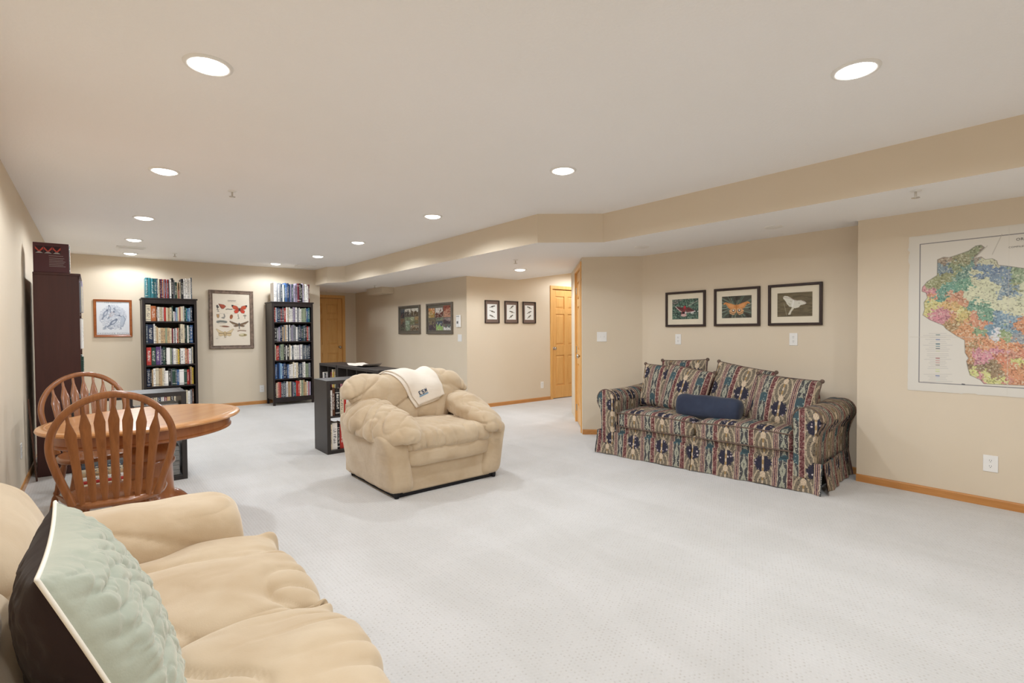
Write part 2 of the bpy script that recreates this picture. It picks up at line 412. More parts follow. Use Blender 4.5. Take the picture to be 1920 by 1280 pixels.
def door(name, label, p0, d, w, h, knob_s, hinge_s=None, recess=.02):
    """leaf in an opening; local x along the wall, local -y towards the room."""
    d = Vector((d[0], d[1], 0)).normalized()
    t = thing(name, label, 'door', (p0[0], p0[1], 0), math.atan2(d.y, d.x), kind='structure')
    y0, y1 = recess, recess+.035; st = .105; mid = .095
    leaf = MB(); rows = [(.24, .81), (1.0, 1.58), (1.68, 1.91)]; k = h/2.03
    g = .004
    leaf.box(g, st, y0, y1, .01, h, .003); leaf.box(w-st, w-g, y0, y1, .01, h, .003); leaf.box((w-mid)/2, (w+mid)/2, y0, y1, .01, h, .003)
    zz = [.01]+[q*k for r in rows for q in r]+[h]
    for i in range(0, 8, 2): leaf.box(st, w-st, y0+.0005, y1, zz[i], zz[i+1], .003)
    leaf.build('door_leaf', M_DOOR, t)
    for z0, z1 in rows:
        for a, b in ((st, (w-mid)/2), ((w+mid)/2, w-st)):
            mb = MB(); z0k, z1k = z0*k, z1*k
            mb.box(a, b, y0+.016, y1-.004, z0k, z1k, 0)
            v = [(a+i, y0+.016, z0k+i) for i in (.012,)]+[]
            i0, i1 = .014, .04
            q0 = [(a+i0, y0+.016, z0k+i0), (b-i0, y0+.016, z0k+i0), (b-i0, y0+.016, z1k-i0), (a+i0, y0+.016, z1k-i0)]
            q1 = [(a+i1, y0+.005, z0k+i1), (b-i1, y0+.005, z0k+i1), (b-i1, y0+.005, z1k-i1), (a+i1, y0+.005, z1k-i1)]
            mb.add(q0+q1, [(4, 5, 6, 7)]+[(i, (i+1) % 4, 4+(i+1) % 4, 4+i) for i in range(4)])
            mb.build('panel', M_DOOR, t)
    c = .06
    cas = MB()
    cas.box(-c, 0, -.014, .005, 0, h+.012, .003); cas.box(w, w+c, -.014, .005, 0, h+.012, .003); cas.box(-c, w+c, -.014, .005, h+.012, h+.012+c, .004)
    cas.box(-.001, .003, 0, .1, 0, h+.01, 0); cas.box(w-.003, w+.001, 0, .1, 0, h+.01, 0); cas.box(0, w, 0, .1, h+.006, h+.013, 0)
    cas.build('casing', M_DOOR, t)
    kn = MB(); ks = knob_s
    prof = [(.028, 0), (.028, .006), (.012, .008), (.011, .03), (.024, .036), (.029, .048), (.026, .06), (.012, .066), (.001, .067)]
    kb = MB().lathe(prof, n=20); R = Matrix.Translation((ks, y0, .94*k)) @ Matrix.Rotation(math.pi/2, 4, 'X')
    kn.add(kb.v, kb.f, 0, R); kn.build('knob', M_CHROME, t, smooth=True)
    if hinge_s is not None:
        for z in (.2, 1.0, 1.8):
            hb = MB().tube([(hinge_s, y0-.006, z*k-.045), (hinge_s, y0-.006, z*k+.045)], .007, 10); hb.box(hinge_s-.015, hinge_s+.015, y0-.004, y0, z*k-.045, z*k+.045, 0)
            hb.build('hinge', M_CHROME, t)
    return t
door('door_1', 'golden oak six panel door beside the bird prints', (6.56, 6.83), (1, 0), .76, 2.03, .045)
cd = (CL1-CL0).normalized(); p = CL0+cd*.12
dp = CL0+cd*.88
# closet door: local -y must face north-west (the hall), so its x axis runs from the near to the far jamb reversed
def closet_door():
    # x axis = cd rotated so that -y = left of cd ; left normal of cd is (-cd.y, cd.x); local -y = (cd.y... ) requires x axis = -cd
    q = CL0+cd*.88
    return door('door_2', 'six panel closet door seen edge on beside the light switch', (q.x, q.y), (-cd.x, -cd.y), .76, 2.045, .76-.06, 0.0, recess=.012)
closet_door()
door('door_3', 'shaded brown six panel door at the far alcove', (3.535, 11.33), (1, 0), .80, 2.02, .735)

# ------------------------------------------------------------------ fixtures on the ceiling and walls
def mk_lens():
    m = Mat('lamp_lens', .4); m.color((1, 1, 1)); m.p.inputs['Emission Color'].default_value = (1, .97, .93, 1); m.p.inputs['Emission Strength'].default_value = 9.0
    return m.m
M_LENS = mk_lens()
def ceiling_light(x, y, z, label, on=True, scale=1.0, power=1.0):
    t = thing('ceiling_light', label, 'ceiling light', (x, y, z), 0, 'recessed ceiling lights')
    MB().lathe([(.072, -.001), (.074, -.006), (.085, -.010), (.096, -.006), (.098, 0)], n=32, caps=False).build('trim_ring', M_WHITE, t, smooth=True)
    MB().lathe([(.073, -.004), (.068, -.012), (.05, -.019), (.025, -.023), (.001, -.024)], n=28).build('lens', M_LENS, t, smooth=True)
    L = bpy.data.lights.new('lamp', 'SPOT'); L.shadow_soft_size = .06; L.energy = LAMP_W*power; L.color = LAMP_COL; L.spot_size = math.radians(168); L.spot_blend = .35
    lo = bpy.data.objects.new('lamp', L); COL.objects.link(lo); lo.parent = t; lo.location = (0, 0, -.03)
    return t
for x, y, lab in ((.41, 2.60, 'lit recessed ceiling light nearest the viewer in the left row'),
                  (.415, 4.48, 'lit recessed ceiling light, second in the left row'),
                  (.413, 6.41, 'lit recessed ceiling light, third in the left row'),
                  (.405, 7.98, 'lit recessed ceiling light, fourth in the left row, before the round vent'),
                  (.43, 9.37, 'lit recessed ceiling light by the end wall, farthest in the left row'),
                  (2.705, .82, 'bright recessed ceiling light nearest the viewer at upper right'),
                  (2.69, 2.68, 'lit recessed ceiling light, second in the right row'),
                  (2.697, 4.56, 'lit recessed ceiling light, third in the right row'),
                  (2.70, 6.48, 'lit recessed ceiling light, fourth in the right row'),
                  (2.70, 8.03, 'lit recessed ceiling light, fifth in the right row'),
                  (2.42, 9.32, 'lit recessed ceiling light in front of the bookcase by the doorway'),
                  (.41, .72, 'recessed ceiling light above the tan loveseat, out of the picture'),
                  (2.70, -1.05, 'recessed ceiling light behind the viewer on the right'),
                  (.41, -1.15, 'recessed ceiling light behind the viewer on the left')):
    ceiling_light(x, y, ZC, lab, power=.65 if y > 9 else 1.0)
ceiling_light(4.784, 5.65, ZS, 'lit recessed light in the lowered ceiling near the bird prints')
ceiling_light(7.0, 6.15, ZC, 'unseen recessed light added in the side hall to brighten the oak door', power=1.0)  # extra downlight out of view, added to brighten the hall and its door
def vent(x, y, label, rz=0.0):
    t = thing('ceiling_vent', label, 'vent', (x, y, ZC), rz)
    f = MB()
    for a in ((-.16, .16, -.085, -.065), (-.16, .16, .065, .085), (-.16, -.14, -.065, .065), (.14, .16, -.065, .065)): f.box(*a, -.012, 0, .002)
    f.build('frame', M_WHITE, t); box_obj('backing', -.14, .14, -.065, .065, -.004, 0, M_GREYP, t, 0)
    for i in range(6):
        yy = -.055+.022*i
        MB().box(-.14, .14, -.008, .008, -.0012, .0012, 0, mat=Matrix.Translation((0, yy, -.008)) @ Matrix.Rotation(.6, 4, 'X')).build('slat', M_WHITE, t)
vent(.41, 8.72, 'white slotted air vent between the two farthest left lights')
vent(2.9, 9.28, 'white slotted air vent by the soffit corner')
def sprinkler(x, y, z, label):
    t = thing('fire_sprinkler', label, 'sprinkler', (x, y, z), 0, 'fire sprinklers')
    MB().lathe([(.032, 0), (.030, -.005), (.012, -.008)], n=18).build('escutcheon', M_WHITE, t, smooth=True)
    MB().tube([(0, 0, -.006), (0, 0, -.045)], .007, 8).build('stem', M_CHROME, t)
    MB().lathe([(.024, -.045), (.024, -.048), (.004, -.050)], n=12).build('deflector', M_CHROME, t)
sprinkler(.91, 4.78, ZC, 'fire sprinkler in the main ceiling above the armchair')
sprinkler(.94, 9.0, ZC, 'fire sprinkler in the ceiling by the end wall')
sprinkler(4.10, 4.93, ZS, 'fire sprinkler in the lowered ceiling before the bird prints')
sprinkler(4.13, .91, ZS, 'fire sprinkler under the soffit near the map')
sprinkler(4.157, 9.2, ZS, 'fire sprinkler under the soffit in the far alcove')
for x, y, lab in ((4.556, 3.362, 'flat round cover plate under the soffit by the angled wall'), (4.585, 2.003, 'flat round cover plate under the soffit above the sofa')):
    o = MB().lathe([(.075, 0), (.075, -.004), (.07, -.007), (.001, -.008)], c=(0, 0), n=28).build('cover_plate', M_WHITE, smooth=40); o.location = (x, y, ZS); tag(o, lab, 'cover plate', 'cover plates')
o = MB().box(4.395, 4.65, 9.40, 10.12, 2.035, ZS, 0).build('duct_box', [M_WALL]); tag(o, 'small tan duct box under the soffit in the far alcove', 'duct box', kind='structure')

def plate(kind, label, loc, nrm, w=.075, h=.12, n=1):
    """wall plate; nrm = direction it faces (x,y)."""
    rz = math.atan2(nrm[1], nrm[0])+math.pi/2       # local -y faces nrm
    t = thing('wall_outlet' if kind == 'outlet' else ('light_switch' if kind == 'switch' else 'blank_plate'), label, 'outlet' if kind == 'outlet' else ('switch' if kind == 'switch' else 'wall plate'), loc, rz)
    MB().box(-w/2, w/2, -.006, 0, -h/2, h/2, .0025).build('plate', M_WHITE, t)
    if kind == 'outlet':
        for z in (.02, -.02):
            r = MB(); lo = MB().lathe([(.0155, 0), (.0155, .0015), (.001, .0018)], n=20)
            r.add(lo.v, lo.f, 0, Matrix.Translation((0, -.006, z)) @ Matrix.Rotation(math.pi/2, 4, 'X')); ro = r.build('receptacle', M_WHITE, t)
            s = MB()
            for a in (-.0065, .0045): s.box(a, a+.002, -.0084, -.0074, z, z+.008, 0)
            s.box(-.002, .002, -.0084, -.0074, z-.009, z-.005, 0); s.build('slots', M_BLACK, ro)
    elif kind == 'switch':
        for i in range(n):
            x = (i-(n-1)/2)*.046
            MB().box(x-.005, x+.005, -.014, -.006, -.004, .012, .001).build('toggle', M_WHITE, t)
    return t
plate('outlet', 'white outlet low on the wall under the big map', (4.9, .638, .305), (-1, 0), .08, .118)
plate('outlet', 'white outlet above the sofa under the dark red moth picture', (5.115, 3.275, 1.161), (-1, 0), .074, .118)
plate('outlet', 'white outlet above the sofa under the pale green moth picture', (5.115, 2.045, 1.171), (-1, 0), .074, .118)
plate('outlet', 'white outlet low on the end wall by the tall bookcase', (2.30, YB, .27), (0, -1), .074, .125)
plate('outlet', 'white outlet low on the wall beside the oak door', (6.29, 6.83, .285), (0, -1), .074, .12)
plate('outlet', 'white outlet low on the left wall behind the table', (XL, 5.6, .34), (1, 0), .08, .12)
rn = Vector((-(4.27-3.765), -(5.115-4.60), 0)).normalized()
q = Vector((4.60, 4.27, 0)).lerp(Vector((5.115, 3.765, 0)), .33)
plate('switch', 'white double light switch on the short angled wall', (q.x, q.y, 1.19), (rn.x, rn.y), .118, .118, 2)
plate('blank', 'white blank plate below the thermostat', (4.65, 7.03, 1.16), (-1, 0), .118, .118)
t = thing('thermostat', 'white thermostat with small dark display beside the photo collages', 'thermostat', (4.65, 7.045, 1.435), -math.pi/2)
MB().box(-.06, .06, -.03, 0, -.10, .10, .006).build('body', M_WHITE, t)
MB().box(-.035, .012, -.0315, -.029, -.04, .0, .001).build('display', M_GREYP, t)
MB().box(-.045, .04, -.0315, -.029, .075, .083, .0005).build('logo_strip', M_GREYP, t)
# ------------------------------------------------------------------ bookcases
M_ESP = wood('espresso_wood', '1d1514', '2a1f1d', axis='z', rough=.45, coat=.1)
M_CUBE = plain('blackbrown_foil', '322d2b', .42, .4, .08, 14)
M_CUBETOP = M_CUBE
M_MAHOG = wood('mahogany_panel', '3b1e19', '482620', axis='z', rough=.42, coat=.1, ring=2.5)
def bookcase(label, x0, x1, yf, yb, h):
    """tall open bookcase facing -y; local origin at its front left foot."""
    t = thing('bookcase', label, 'bookcase', (x0, yf, 0)); w = x1-x0; d = yb-yf
    for a in (0, w-.035):
        MB().box(a, a+.035, 0, .045, 0, h-.02, .003).box(a, a+.035, d-.045, d, 0, h-.02, .003).box(a+.004, a+.031, .04, d-.04, .1, h-.02, .002).build('side_panel', M_ESP, t)
    MB().box(-.012, w+.012, -.012, d, h-.022, h, .004).box(.03, w-.03, .004, .024, h-.085, h-.02, .002).build('top', M_ESP, t)
    box_obj('back_panel', .03, w-.03, d-.012, d-.004, .1, h-.02, M_ESP, t, 0)
    for z in (1.452, 1.115, .787, .462, .135):
        MB().box(.034, w-.034, .008, d-.012, z-.022, z, .002).build('shelf', M_ESP, t)
    MB().box(.03, w-.03, .006, .026, .055, .12, .002).build('bottom_rail', M_ESP, t)
    return t
bookcase('tall dark bookcase between the pigeon print and the insect poster', .56, 1.26, 9.40, 9.845, 1.805)
bookcase('tall dark bookcase beside the far doorway', 2.37, 3.06, 9.40, 9.845, 1.805)

def mk_book():
    m = Mat('book_cover', .45, .35); n = m.node('ShaderNodeObjectInfo'); col = n.outputs['Color']; rnd = S(m.nt, n.outputs['Random'])
    x, y, z = m.sep(m.coord())
    # title lettering and bands on the spine, lighter or darker than the cloth
    lum = m.node('ShaderNodeRGBToBW'); m.nt.links.new(col, lum.inputs[0]); lum = S(m.nt, lum.outputs[0])
    v = m.comb(x*2.5+rnd*40, rnd*17, z*34+rnd*100)
    nz = m.noise(v, 1.0, 1)
    front = y.lt(.06)
    txt = nz.gt(.52)*z.band(.22, .82)*x.ab().lt(.27)*front*rnd.gt(.18)
    band = (z.band(.08, .12)+z.band(.86, .89)).mn(1.0)*front*(rnd*7.3).fr().gt(.55)
    light = m.mix(lum.gt(.22), (.75, .72, .65), (.06, .06, .08))
    c2 = m.mix(txt*.75, col, light); c3 = m.mix(band*.6, c2, light)
    m.color(c3); return m.m
M_BOOK = mk_book()
M_PAGE = plain('book_pages', 'd9cfba', .8, .1, .05, 40)
def book_mesh():
    mb = MB(); n = 5
    # spine curved outwards, two boards, page block set in at top and bottom
    arc = [(-.5+k/n, -.018*math.sin(math.pi*k/n)) for k in range(n+1)]
    outer = arc+[(.5, 1.0), (.42, 1.0), (.40, .05)]+[(-.40, .05), (-.42, 1.0), (-.5, 1.0)]
    mb.add([(x, y, z) for z in (0, 1) for x, y in outer], [], 0)
    k = len(outer)
    mb.f += [(i, (i+1) % k, k+(i+1) % k, k+i) for i in range(k)]; mb.m += [0]*k
    caps = [list(range(0, n+1))+[n+3, n+4], [n, n+1, n+2, n+3], [0, n+4, n+5, n+6]]
    for c in caps: mb.f.append(tuple(c[::-1])); mb.f.append(tuple(i+k for i in c)); mb.m += [0, 0]
    mb.box(-.42, .42, .04, .975, .015, .982, 0, 1)
    o = mb.build('book', [M_BOOK, M_PAGE]); me = o.data; bpy.data.objects.remove(o)
    bm = bmesh.new(); bm.from_mesh(me); bmesh.ops.recalc_face_normals(bm, faces=bm.faces); bm.to_mesh(me); bm.free()
    return me
BOOK = book_mesh()
PAL = dict(teal='2f6f78', blue='3c5f8f', navy='1f2b45', cream='d8cbb0', tan='bfa27c', white='e6e2dc', black='1c1b1f', red='b3362f', darkred='6d2430', purple='5a3f74', orange='b5683a',
           green='2f4a3f', sage='8f9a80', grey='83858a', lav='a59bb0', slate='4a5560', yellow='d3b548', salmon='c77f70', brown='5b3a2a', ltblue='8fb0c6', pink='c9868f')
NAMEC = dict(teal='teal', blue='blue', navy='navy', cream='cream', tan='tan', white='white', black='black', red='red', darkred='dark red', purple='purple', orange='orange', green='dark green',
             sage='sage green', grey='grey', lav='lavender', slate='slate grey', yellow='yellow', salmon='salmon', brown='brown', ltblue='light blue', pink='pink')
ORD = ['first', 'second', 'third', 'fourth', 'fifth', 'sixth', 'seventh', 'eighth', 'ninth', 'tenth', 'eleventh', 'twelfth', 'thirteenth', 'fourteenth', 'fifteenth', 'sixteenth', 'seventeenth', 'eighteenth', 'nineteenth', 'twentieth']
ORD += ['twenty-'+w for w in ORD[:9]]+['thirtieth']+['thirty-'+w for w in ORD[:9]]
RB = random.Random(5)
def book(label, group, loc, size, rz, colour, tilt=0.0, flat=False, roty=0.0):
    o = bpy.data.objects.new('book', BOOK); COL.objects.link(o)
    o.scale = size; o.location = loc
    o.rotation_euler = (tilt if False else 0, roty, rz)
    c = C(PAL[colour]); k = RB.uniform(.85, 1.15); o.color = (*[min(1, max(.004, x*k)) for x in c], 1)
    return tag(o, label, 'book', group)
def row(spec, x0, x1, y, z, hmax, dmax, where, group, frame=None, fill=1.0, where_from='left'):
    """spec: list of (colour, relative thickness, relative height); spines face local -y; frame maps local to world (loc, rz)."""
    tot = sum(s[1] for s in spec); k = (x1-x0)*fill/tot; x = x0
    for i, (c, w, hh) in enumerate(spec):
        t = w*k; hgt = hmax*hh; dd = dmax*RB.uniform(.82, 1.0); yy = y+RB.uniform(0, .018)
        px, py, rz = x+t/2, yy, 0.0
        if frame:
            (fx, fy), rz = frame; cx, sx = math.cos(rz), math.sin(rz); px, py = fx+cx*(x+t/2)-sx*yy, fy+sx*(x+t/2)+cx*yy
        size_w = 'thick' if t > .045 else ('slim' if t < .02 else '')
        lab = f"{size_w} {NAMEC[c]} book, {ORD[i]} from {where_from} {where}".strip()
        book(lab, group, (px, py, z+.001), (t*.96, dd, hgt), rz, c)
        x += t
def P(s):
    out = []
    for tok in s.split():
        q = tok.split(':'); out.append((q[0], float(q[1]) if len(q) > 1 and q[1] else 14.0, float(q[2]) if len(q) > 2 else .9))
    return out
A_TOP = 'teal:25:.9 teal:25:.9 teal:25:.88 teal:25:.88 slate:10:.88 cream:15:.86 darkred:12:.86 purple:11:.87 orange:10:.86 lav:12:.86 red:12:.87 lav:10:.85 red:12:.86 slate:10:.86 white:16:.86 black:18:.93 grey:12:.86 green:22:.76 tan:10:.7 red:11:.4 cream:15:.78 black:22:.92 white:18:.92 white:18:.94 white:18:.95 white:16:.96 slate:11:1.0'
A1 = 'cream:46:.95 orange:46:.88 brown:12:.83 white:20:.83 cream:14:.82 cream:14:.82 white:12:.82 red:18:.81 cream:18:.8 tan:16:.77 cream:20:.82 green:12:.9 white:14:.58 lav:14:.55 ltblue:14:.82 cream:14:.82 salmon:14:.85 cream:22:.88 white:14:.9 green:14:.83 teal:14:.8 blue:14:.76 ltblue:14:.8 navy:22:.88'
A2 = 'slate:16:.98 navy:52:.97 white:14:1.0 cream:14:.9 tan:14:.84 cream:26:.8 tan:20:.8 tan:20:.79 sage:18:.8 tan:26:.8 cream:18:.78 darkred:12:.78 white:12:.75 navy:9:.72 white:14:.78 red:11:.79 tan:14:.8 black:9:.73 cream:26:1.0 cream:14:.98 black:12:.98 green:14:.95 white:14:.93 green:14:.92 blue:28:.94'
A3 = 'red:46:.94 green:42:.93 purple:42:.96 lav:9:1.0 navy:16:.9 green:26:.94 black:9:.9 white:36:.9 sage:14:.88 grey:16:.86 white:26:.86 cream:20:.84 yellow:14:.8 black:10:.78 white:36:.86 white:12:.85 orange:15:.86 cream:9:.8 red:9:.8 white:26:.84 grey:10:.88 cream:13:.93'
A4 = 'navy:29:.94 black:14:.86 tan:13:.9 white:20:.95 cream:30:.97 tan:14:.94 tan:14:.95 cream:16:.96 white:11:.95 white:28:.8 black:26:.92 grey:10:.88 green:28:.9 slate:14:.86 blue:20:.84 white:46:.84 green:28:.84 red:20:.82 darkred:9:.8 tan:18:.98 yellow:15:.92'
A5 = 'tan:22:.9 brown:20:.85 cream:26:.92 navy:24:.95 white:22:.84 darkred:20:.9 tan:24:.86 black:26:.93 cream:20:.8 blue:22:.9 green:16:.95 black:14:.9 white:15:.82 cream:12:.85 white:18:.8 grey:14:.86 brown:12:.9'
whA = 'of bookcase beside pigeon print'
for spec, z, h_, n in ((A_TOP, 1.805, .335, 'on top'), (A1, 1.452, .262, 'on first shelf'), (A2, 1.115, .295, 'on second shelf'), (A3, .787, .285, 'on third shelf'), (A4, .462, .285, 'on fourth shelf')):
    row(P(spec), .605 if z > 1.8 else .602, 1.215, 9.43, z, h_, .26, n+' '+whA, 'books on the bookcase beside the pigeon print', fill=.985)
row(P(A5), .602, 1.215, 9.43, .135, .28, .26, 'on lowest shelf '+whA, 'books on the bookcase beside the pigeon print', fill=.98)
def rspec(pal, n, seed, lo=.78, hi=.98):
    r = random.Random(seed); out = []
    for i in range(n):
        f = i/n; seg = pal[min(len(pal)-1, int(f*len(pal)))]
        out.append((r.choice(seg), r.uniform(10, 22), r.uniform(lo, hi)))
    return out
Wt = ['white', 'cream', 'grey', 'white', 'lav']; Bl = ['blue', 'navy', 'slate', 'ltblue', 'blue']; Dk = ['black', 'slate', 'green', 'navy', 'brown']; Rd = ['darkred', 'white', 'pink', 'cream', 'lav']
whB = 'of bookcase by the doorway'
gB = 'books on the bookcase by the doorway'
for spec, z, h_, n in ((rspec([['white', 'grey', 'cream'], ['slate', 'white', 'green', 'grey'], ['navy', 'blue', 'blue'], ['navy', 'slate', 'lav'], ['darkred', 'lav', 'black'], ['white', 'cream', 'darkred', 'white']], 24, 1, .88, 1.0), 1.805, .335, 'on top'),
                       (P('red:14:.95 white:12:.95')+rspec([Bl, ['darkred', 'slate', 'red'], ['cream', 'white', 'green'], ['white', 'red', 'cream'], Wt, Wt, ['green', 'sage', 'teal'], ['teal', 'navy', 'blue']], 22, 2, .86, 1.0), 1.452, .262, 'on first shelf'),
                       (P('black:26:.86 grey:20:.8')+rspec([['lav', 'white', 'navy'], ['darkred', 'tan', 'grey'], ['white', 'ltblue', 'slate'], ['grey', 'lav', 'white'], ['white', 'grey'], Dk, Dk, ['grey', 'red', 'slate', 'white']], 22, 3, .84, 1.0), 1.115, .29, 'on second shelf'),
                       (rspec([['cream', 'red', 'brown'], ['slate', 'sage', 'grey'], ['white', 'darkred', 'black'], ['slate', 'cream', 'white'], ['lav', 'white'], ['lav', 'white', 'grey'], ['slate', 'grey'], ['navy', 'slate']], 24, 4, .84, .98), .787, .285, 'on third shelf'),
                       (rspec([Bl, Bl, Bl, ['white', 'ltblue', 'grey'], ['cream', 'red', 'white'], ['slate', 'navy', 'blue'], ['white', 'sage', 'grey'], ['grey', 'sage', 'white']], 22, 5, .84, 1.0), .462, .285, 'on fourth shelf'),
                       (P('brown:12:.9 cream:14:.9 salmon:22:.95 red:14:.94')+rspec([['black', 'grey', 'slate'], Wt, ['cream', 'tan', 'black'], ['slate', 'darkred', 'lav'], ['red', 'teal', 'white'], ['cream', 'sage', 'teal'], ['brown', 'white', 'tan'], ['white', 'pink', 'lav']], 20, 6, .84, 1.0), .135, .285, 'on lowest shelf')):
    row(spec, 2.41, 3.02, 9.425, z, h_, .27, n+' '+whB, gB, fill=.985)

# ------------------------------------------------------------------ tall mahogany bookcase on the left wall (faces +x)
t = thing('bookcase', 'tall mahogany bookcase seen from its side against the left wall', 'bookcase', (-.10, 6.12, 0), math.pi/2)
# local x = world +y, local y = world -x (towards the wall), spines face local -y = world +x
W_, D_, H_ = .80, .31, 1.815
for a in (0, W_-.025): box_obj('side_panel', a, a+.025, 0, D_, 0, H_-.02, M_MAHOG, t, .002)
MB().box(-.006, W_+.006, -.012, D_, H_-.022, H_, .003).box(0, W_, -.006, .01, H_-.05, H_-.022, .002).build('top', M_MAHOG, t)
box_obj('back_panel', .02, W_-.02, D_-.012, D_, .05, H_-.02, M_MAHOG, t, 0)
for z in (1.47, 1.13, .78, .43, .08): box_obj('shelf', .024, W_-.024, .004, D_-.012, z-.022, z, M_MAHOG, t, .002)
box_obj('plinth', .024, W_-.024, .015, .03, 0, .06, M_MAHOG, t, 0)
fr = ((-.10, 6.12), math.pi/2)
whT = 'of tall mahogany bookcase'; gT = 'books in the mahogany bookcase'
for k, (z, n, cols) in enumerate(((1.47, 'on first shelf', [['white', 'cream', 'grey', 'lav']]), (1.13, 'on second shelf', [['white', 'pink', 'slate'], ['green', 'black']]), (.78, 'on third shelf', [['green', 'slate'], ['white', 'tan']]), (.43, 'on fourth shelf', [['cream', 'tan', 'red']]))):
    row(rspec(cols, 9, 30+k, .8, 1.0), .03, .42, -.018, z, .29, .25, n+' '+whT, gT, frame=fr, where_from='near end', fill=.97)
# large books standing on top, covers towards the room
M_COVER = plain('maroon_cover', '4a2126', .4, .4, .05)
t = thing('large_book', 'large maroon book standing on the mahogany bookcase, its cover facing out', 'book', (-.29, 6.135, 1.816))
MB().box(-.115, .125, 0, .028, 0, .262, .002).build('cover', M_COVER, t)
MB().box(-.113, .123, .003, .025, .001, .2605, 0).build('pages', M_PAGE, t)
cvm = [plain('cover_red', 'b2473c', .5), plain('cover_grey', 'a39c98', .5), plain('cover_ink', '2c1519', .5)]
for k in range(3):
    x = -.10+.058*k; g = MB()
    g.box(x, x+.052, -.0012, .001, .165, .232, 0, 2)
    g.add([(x, -.0016, .225), (x+.026, -.0016, .19), (x+.052, -.0016, .225), (x+.052, -.0016, .205), (x+.026, -.0016, .175), (x, -.0016, .205)], [(0, 5, 4, 1), (1, 4, 3, 2)], 0)
    g.add([(x, -.0016, .168), (x+.026, -.0016, .186), (x+.052, -.0016, .168)], [(0, 2, 1)], 1)
    g.build('cover_emblem', cvm, t)
for k in range(7): MB().box(-.01 if k else -.012, .1-.008*(k % 3) if k else .085, -.0009, .001, .148-.0145*k-(.006 if k else 0), .1505-.0145*k-(.006 if k else 0), 0).build('print_line', cvm[1], t)
for i, (y, hh, c, lab) in enumerate(((6.182, .25, 'green', 'dark green book just behind the large maroon book'), (6.212, .235, 'black', 'black book behind the dark green one on the mahogany bookcase'), (6.243, .245, 'white', 'white book behind the black one on the mahogany bookcase'), (6.273, .225, 'cream', 'cream book fourth in line behind the maroon book'), (6.307, .215, 'red', 'red book farthest back on top of the mahogany bookcase'))):
    book(lab, 'books standing on the mahogany bookcase', (-.165-.0*i, y, 1.817), (.028, .24, hh), math.pi/2, c)
o = MB().box(-.006, .006, -.013, .013, 0, .72, .002).build('wood_stick', wood('stick_wood', '4a2f22', '5d3c2b')); o.location = (-.405, 5.98, 0); o.rotation_euler = (math.radians(5.0), math.radians(-3.0), 0)
tag(o, 'thin brown wooden stick leaning in the gap behind the mahogany bookcase', 'stick')

# ------------------------------------------------------------------ low cube shelves
def cube_shelf(label, loc, rz, nx, nz, group='low dark cube shelves'):
    """grid shelf, opening towards local -y, origin at front left bottom corner."""
    T, t_, c = .038, .016, .336; w = nx*c+(nx-1)*t_+2*T; h = nz*c+(nz-1)*t_+2*T; d = .39
    o = thing('cube_shelf', label, 'shelf', (*loc, 0), rz, group)
    box_obj('side_panel', 0, T, 0, d, 0, h, M_CUBE, o, .0015); box_obj('side_panel', w-T, w, 0, d, 0, h, M_CUBE, o, .0015)
    box_obj('top_panel', T, w-T, 0, d, h-T, h, M_CUBE, o, .0015); box_obj('bottom_panel', T, w-T, 0, d, 0, T, M_CUBE, o, .0015)
    for k in range(1, nz): box_obj('shelf', T, w-T, .003, d, T+k*c+(k-1)*t_, T+k*(c+t_), M_CUBE, o, .001)
    for i in range(1, nx):
        for k in range(nz): box_obj('divider', T+i*c+(i-1)*t_, T+i*(c+t_), .005, d, T+k*(c+t_), T+k*(c+t_)+c, M_CUBE, o, .001)
    return o, (lambda i, k: (T+i*(c+t_), T+k*(c+t_))), c
s1, cell1, cc = cube_shelf('long dark cube shelf standing behind the beige armchair', (1.842, 5.27), 0, 4, 2)
w1 = [P('white:14:.9 brown:16:.96 black:22:.92 cream:20:.88 red:14:.86 white:18:.9 grey:14:.8 cream:18:.85 tan:16:.8'), P('cream:10:.88 white:26:.92 black:12:.85 red:30:.86 slate:16:.82 red:18:.95 pink:20:.8 white:14:.9')]
def cube_row(spec, loc, rz, cell, i, k, hmax, where, group, fill=.95, y0=.03, frm='left'):
    a, z = cell(i, k); row(spec, a+.003, a+cc-.003, y0, z, hmax, .25, where, group, frame=(loc, rz), fill=fill, where_from=frm)
cube_row(w1[0], (1.842, 5.27), 0, cell1, 0, 1, .30, 'in upper cube behind beige armchair', 'books in the cube shelf behind the armchair')
cube_row(w1[1], (1.842, 5.27), 0, cell1, 0, 0, .30, 'in lower cube behind beige armchair', 'books in the cube shelf behind the armchair')
# second unit, opening towards -x, running in depth
L2 = (2.855, 7.71)
s2, cell2, _ = cube_shelf('dark cube shelf with a paper sheet on top, running back in depth', L2, -math.pi/2, 4, 2)
L3 = (2.855, 8.50)
s3, cell3, _ = cube_shelf('farthest dark cube shelf, standing before the brown door', L3, -math.pi/2, 2, 2)
cube_row(P('white:20:.8 grey:16:.75 black:14:.7 white:20:.78 lav:16:.74 slate:16:.6'), L3, -math.pi/2, cell3, 0, 1, .28, 'in left cube of farthest cube shelf', 'books in the far cube shelves', fill=.9)
cube_row(P('darkred:20:.85 cream:22:1.0 yellow:14:.86 tan:18:.9 sage:18:.7 cream:30:.72'), L3, -math.pi/2, cell3, 1, 1, .29, 'in right cube of farthest cube shelf', 'books in the far cube shelves', fill=.95)
cube_row(P('pink:20:.5 brown:20:.55 grey:22:.52 white:18:.46 darkred:16:.42'), L2, -math.pi/2, cell2, 0, 1, .28, 'in first cube under the paper sheet', 'books in the far cube shelves', fill=.9)
cube_row(P('slate:20:.5 black:18:.42 grey:16:.45'), L2, -math.pi/2, cell2, 2, 1, .28, 'in third cube under the paper sheet', 'books in the far cube shelves', fill=.5)
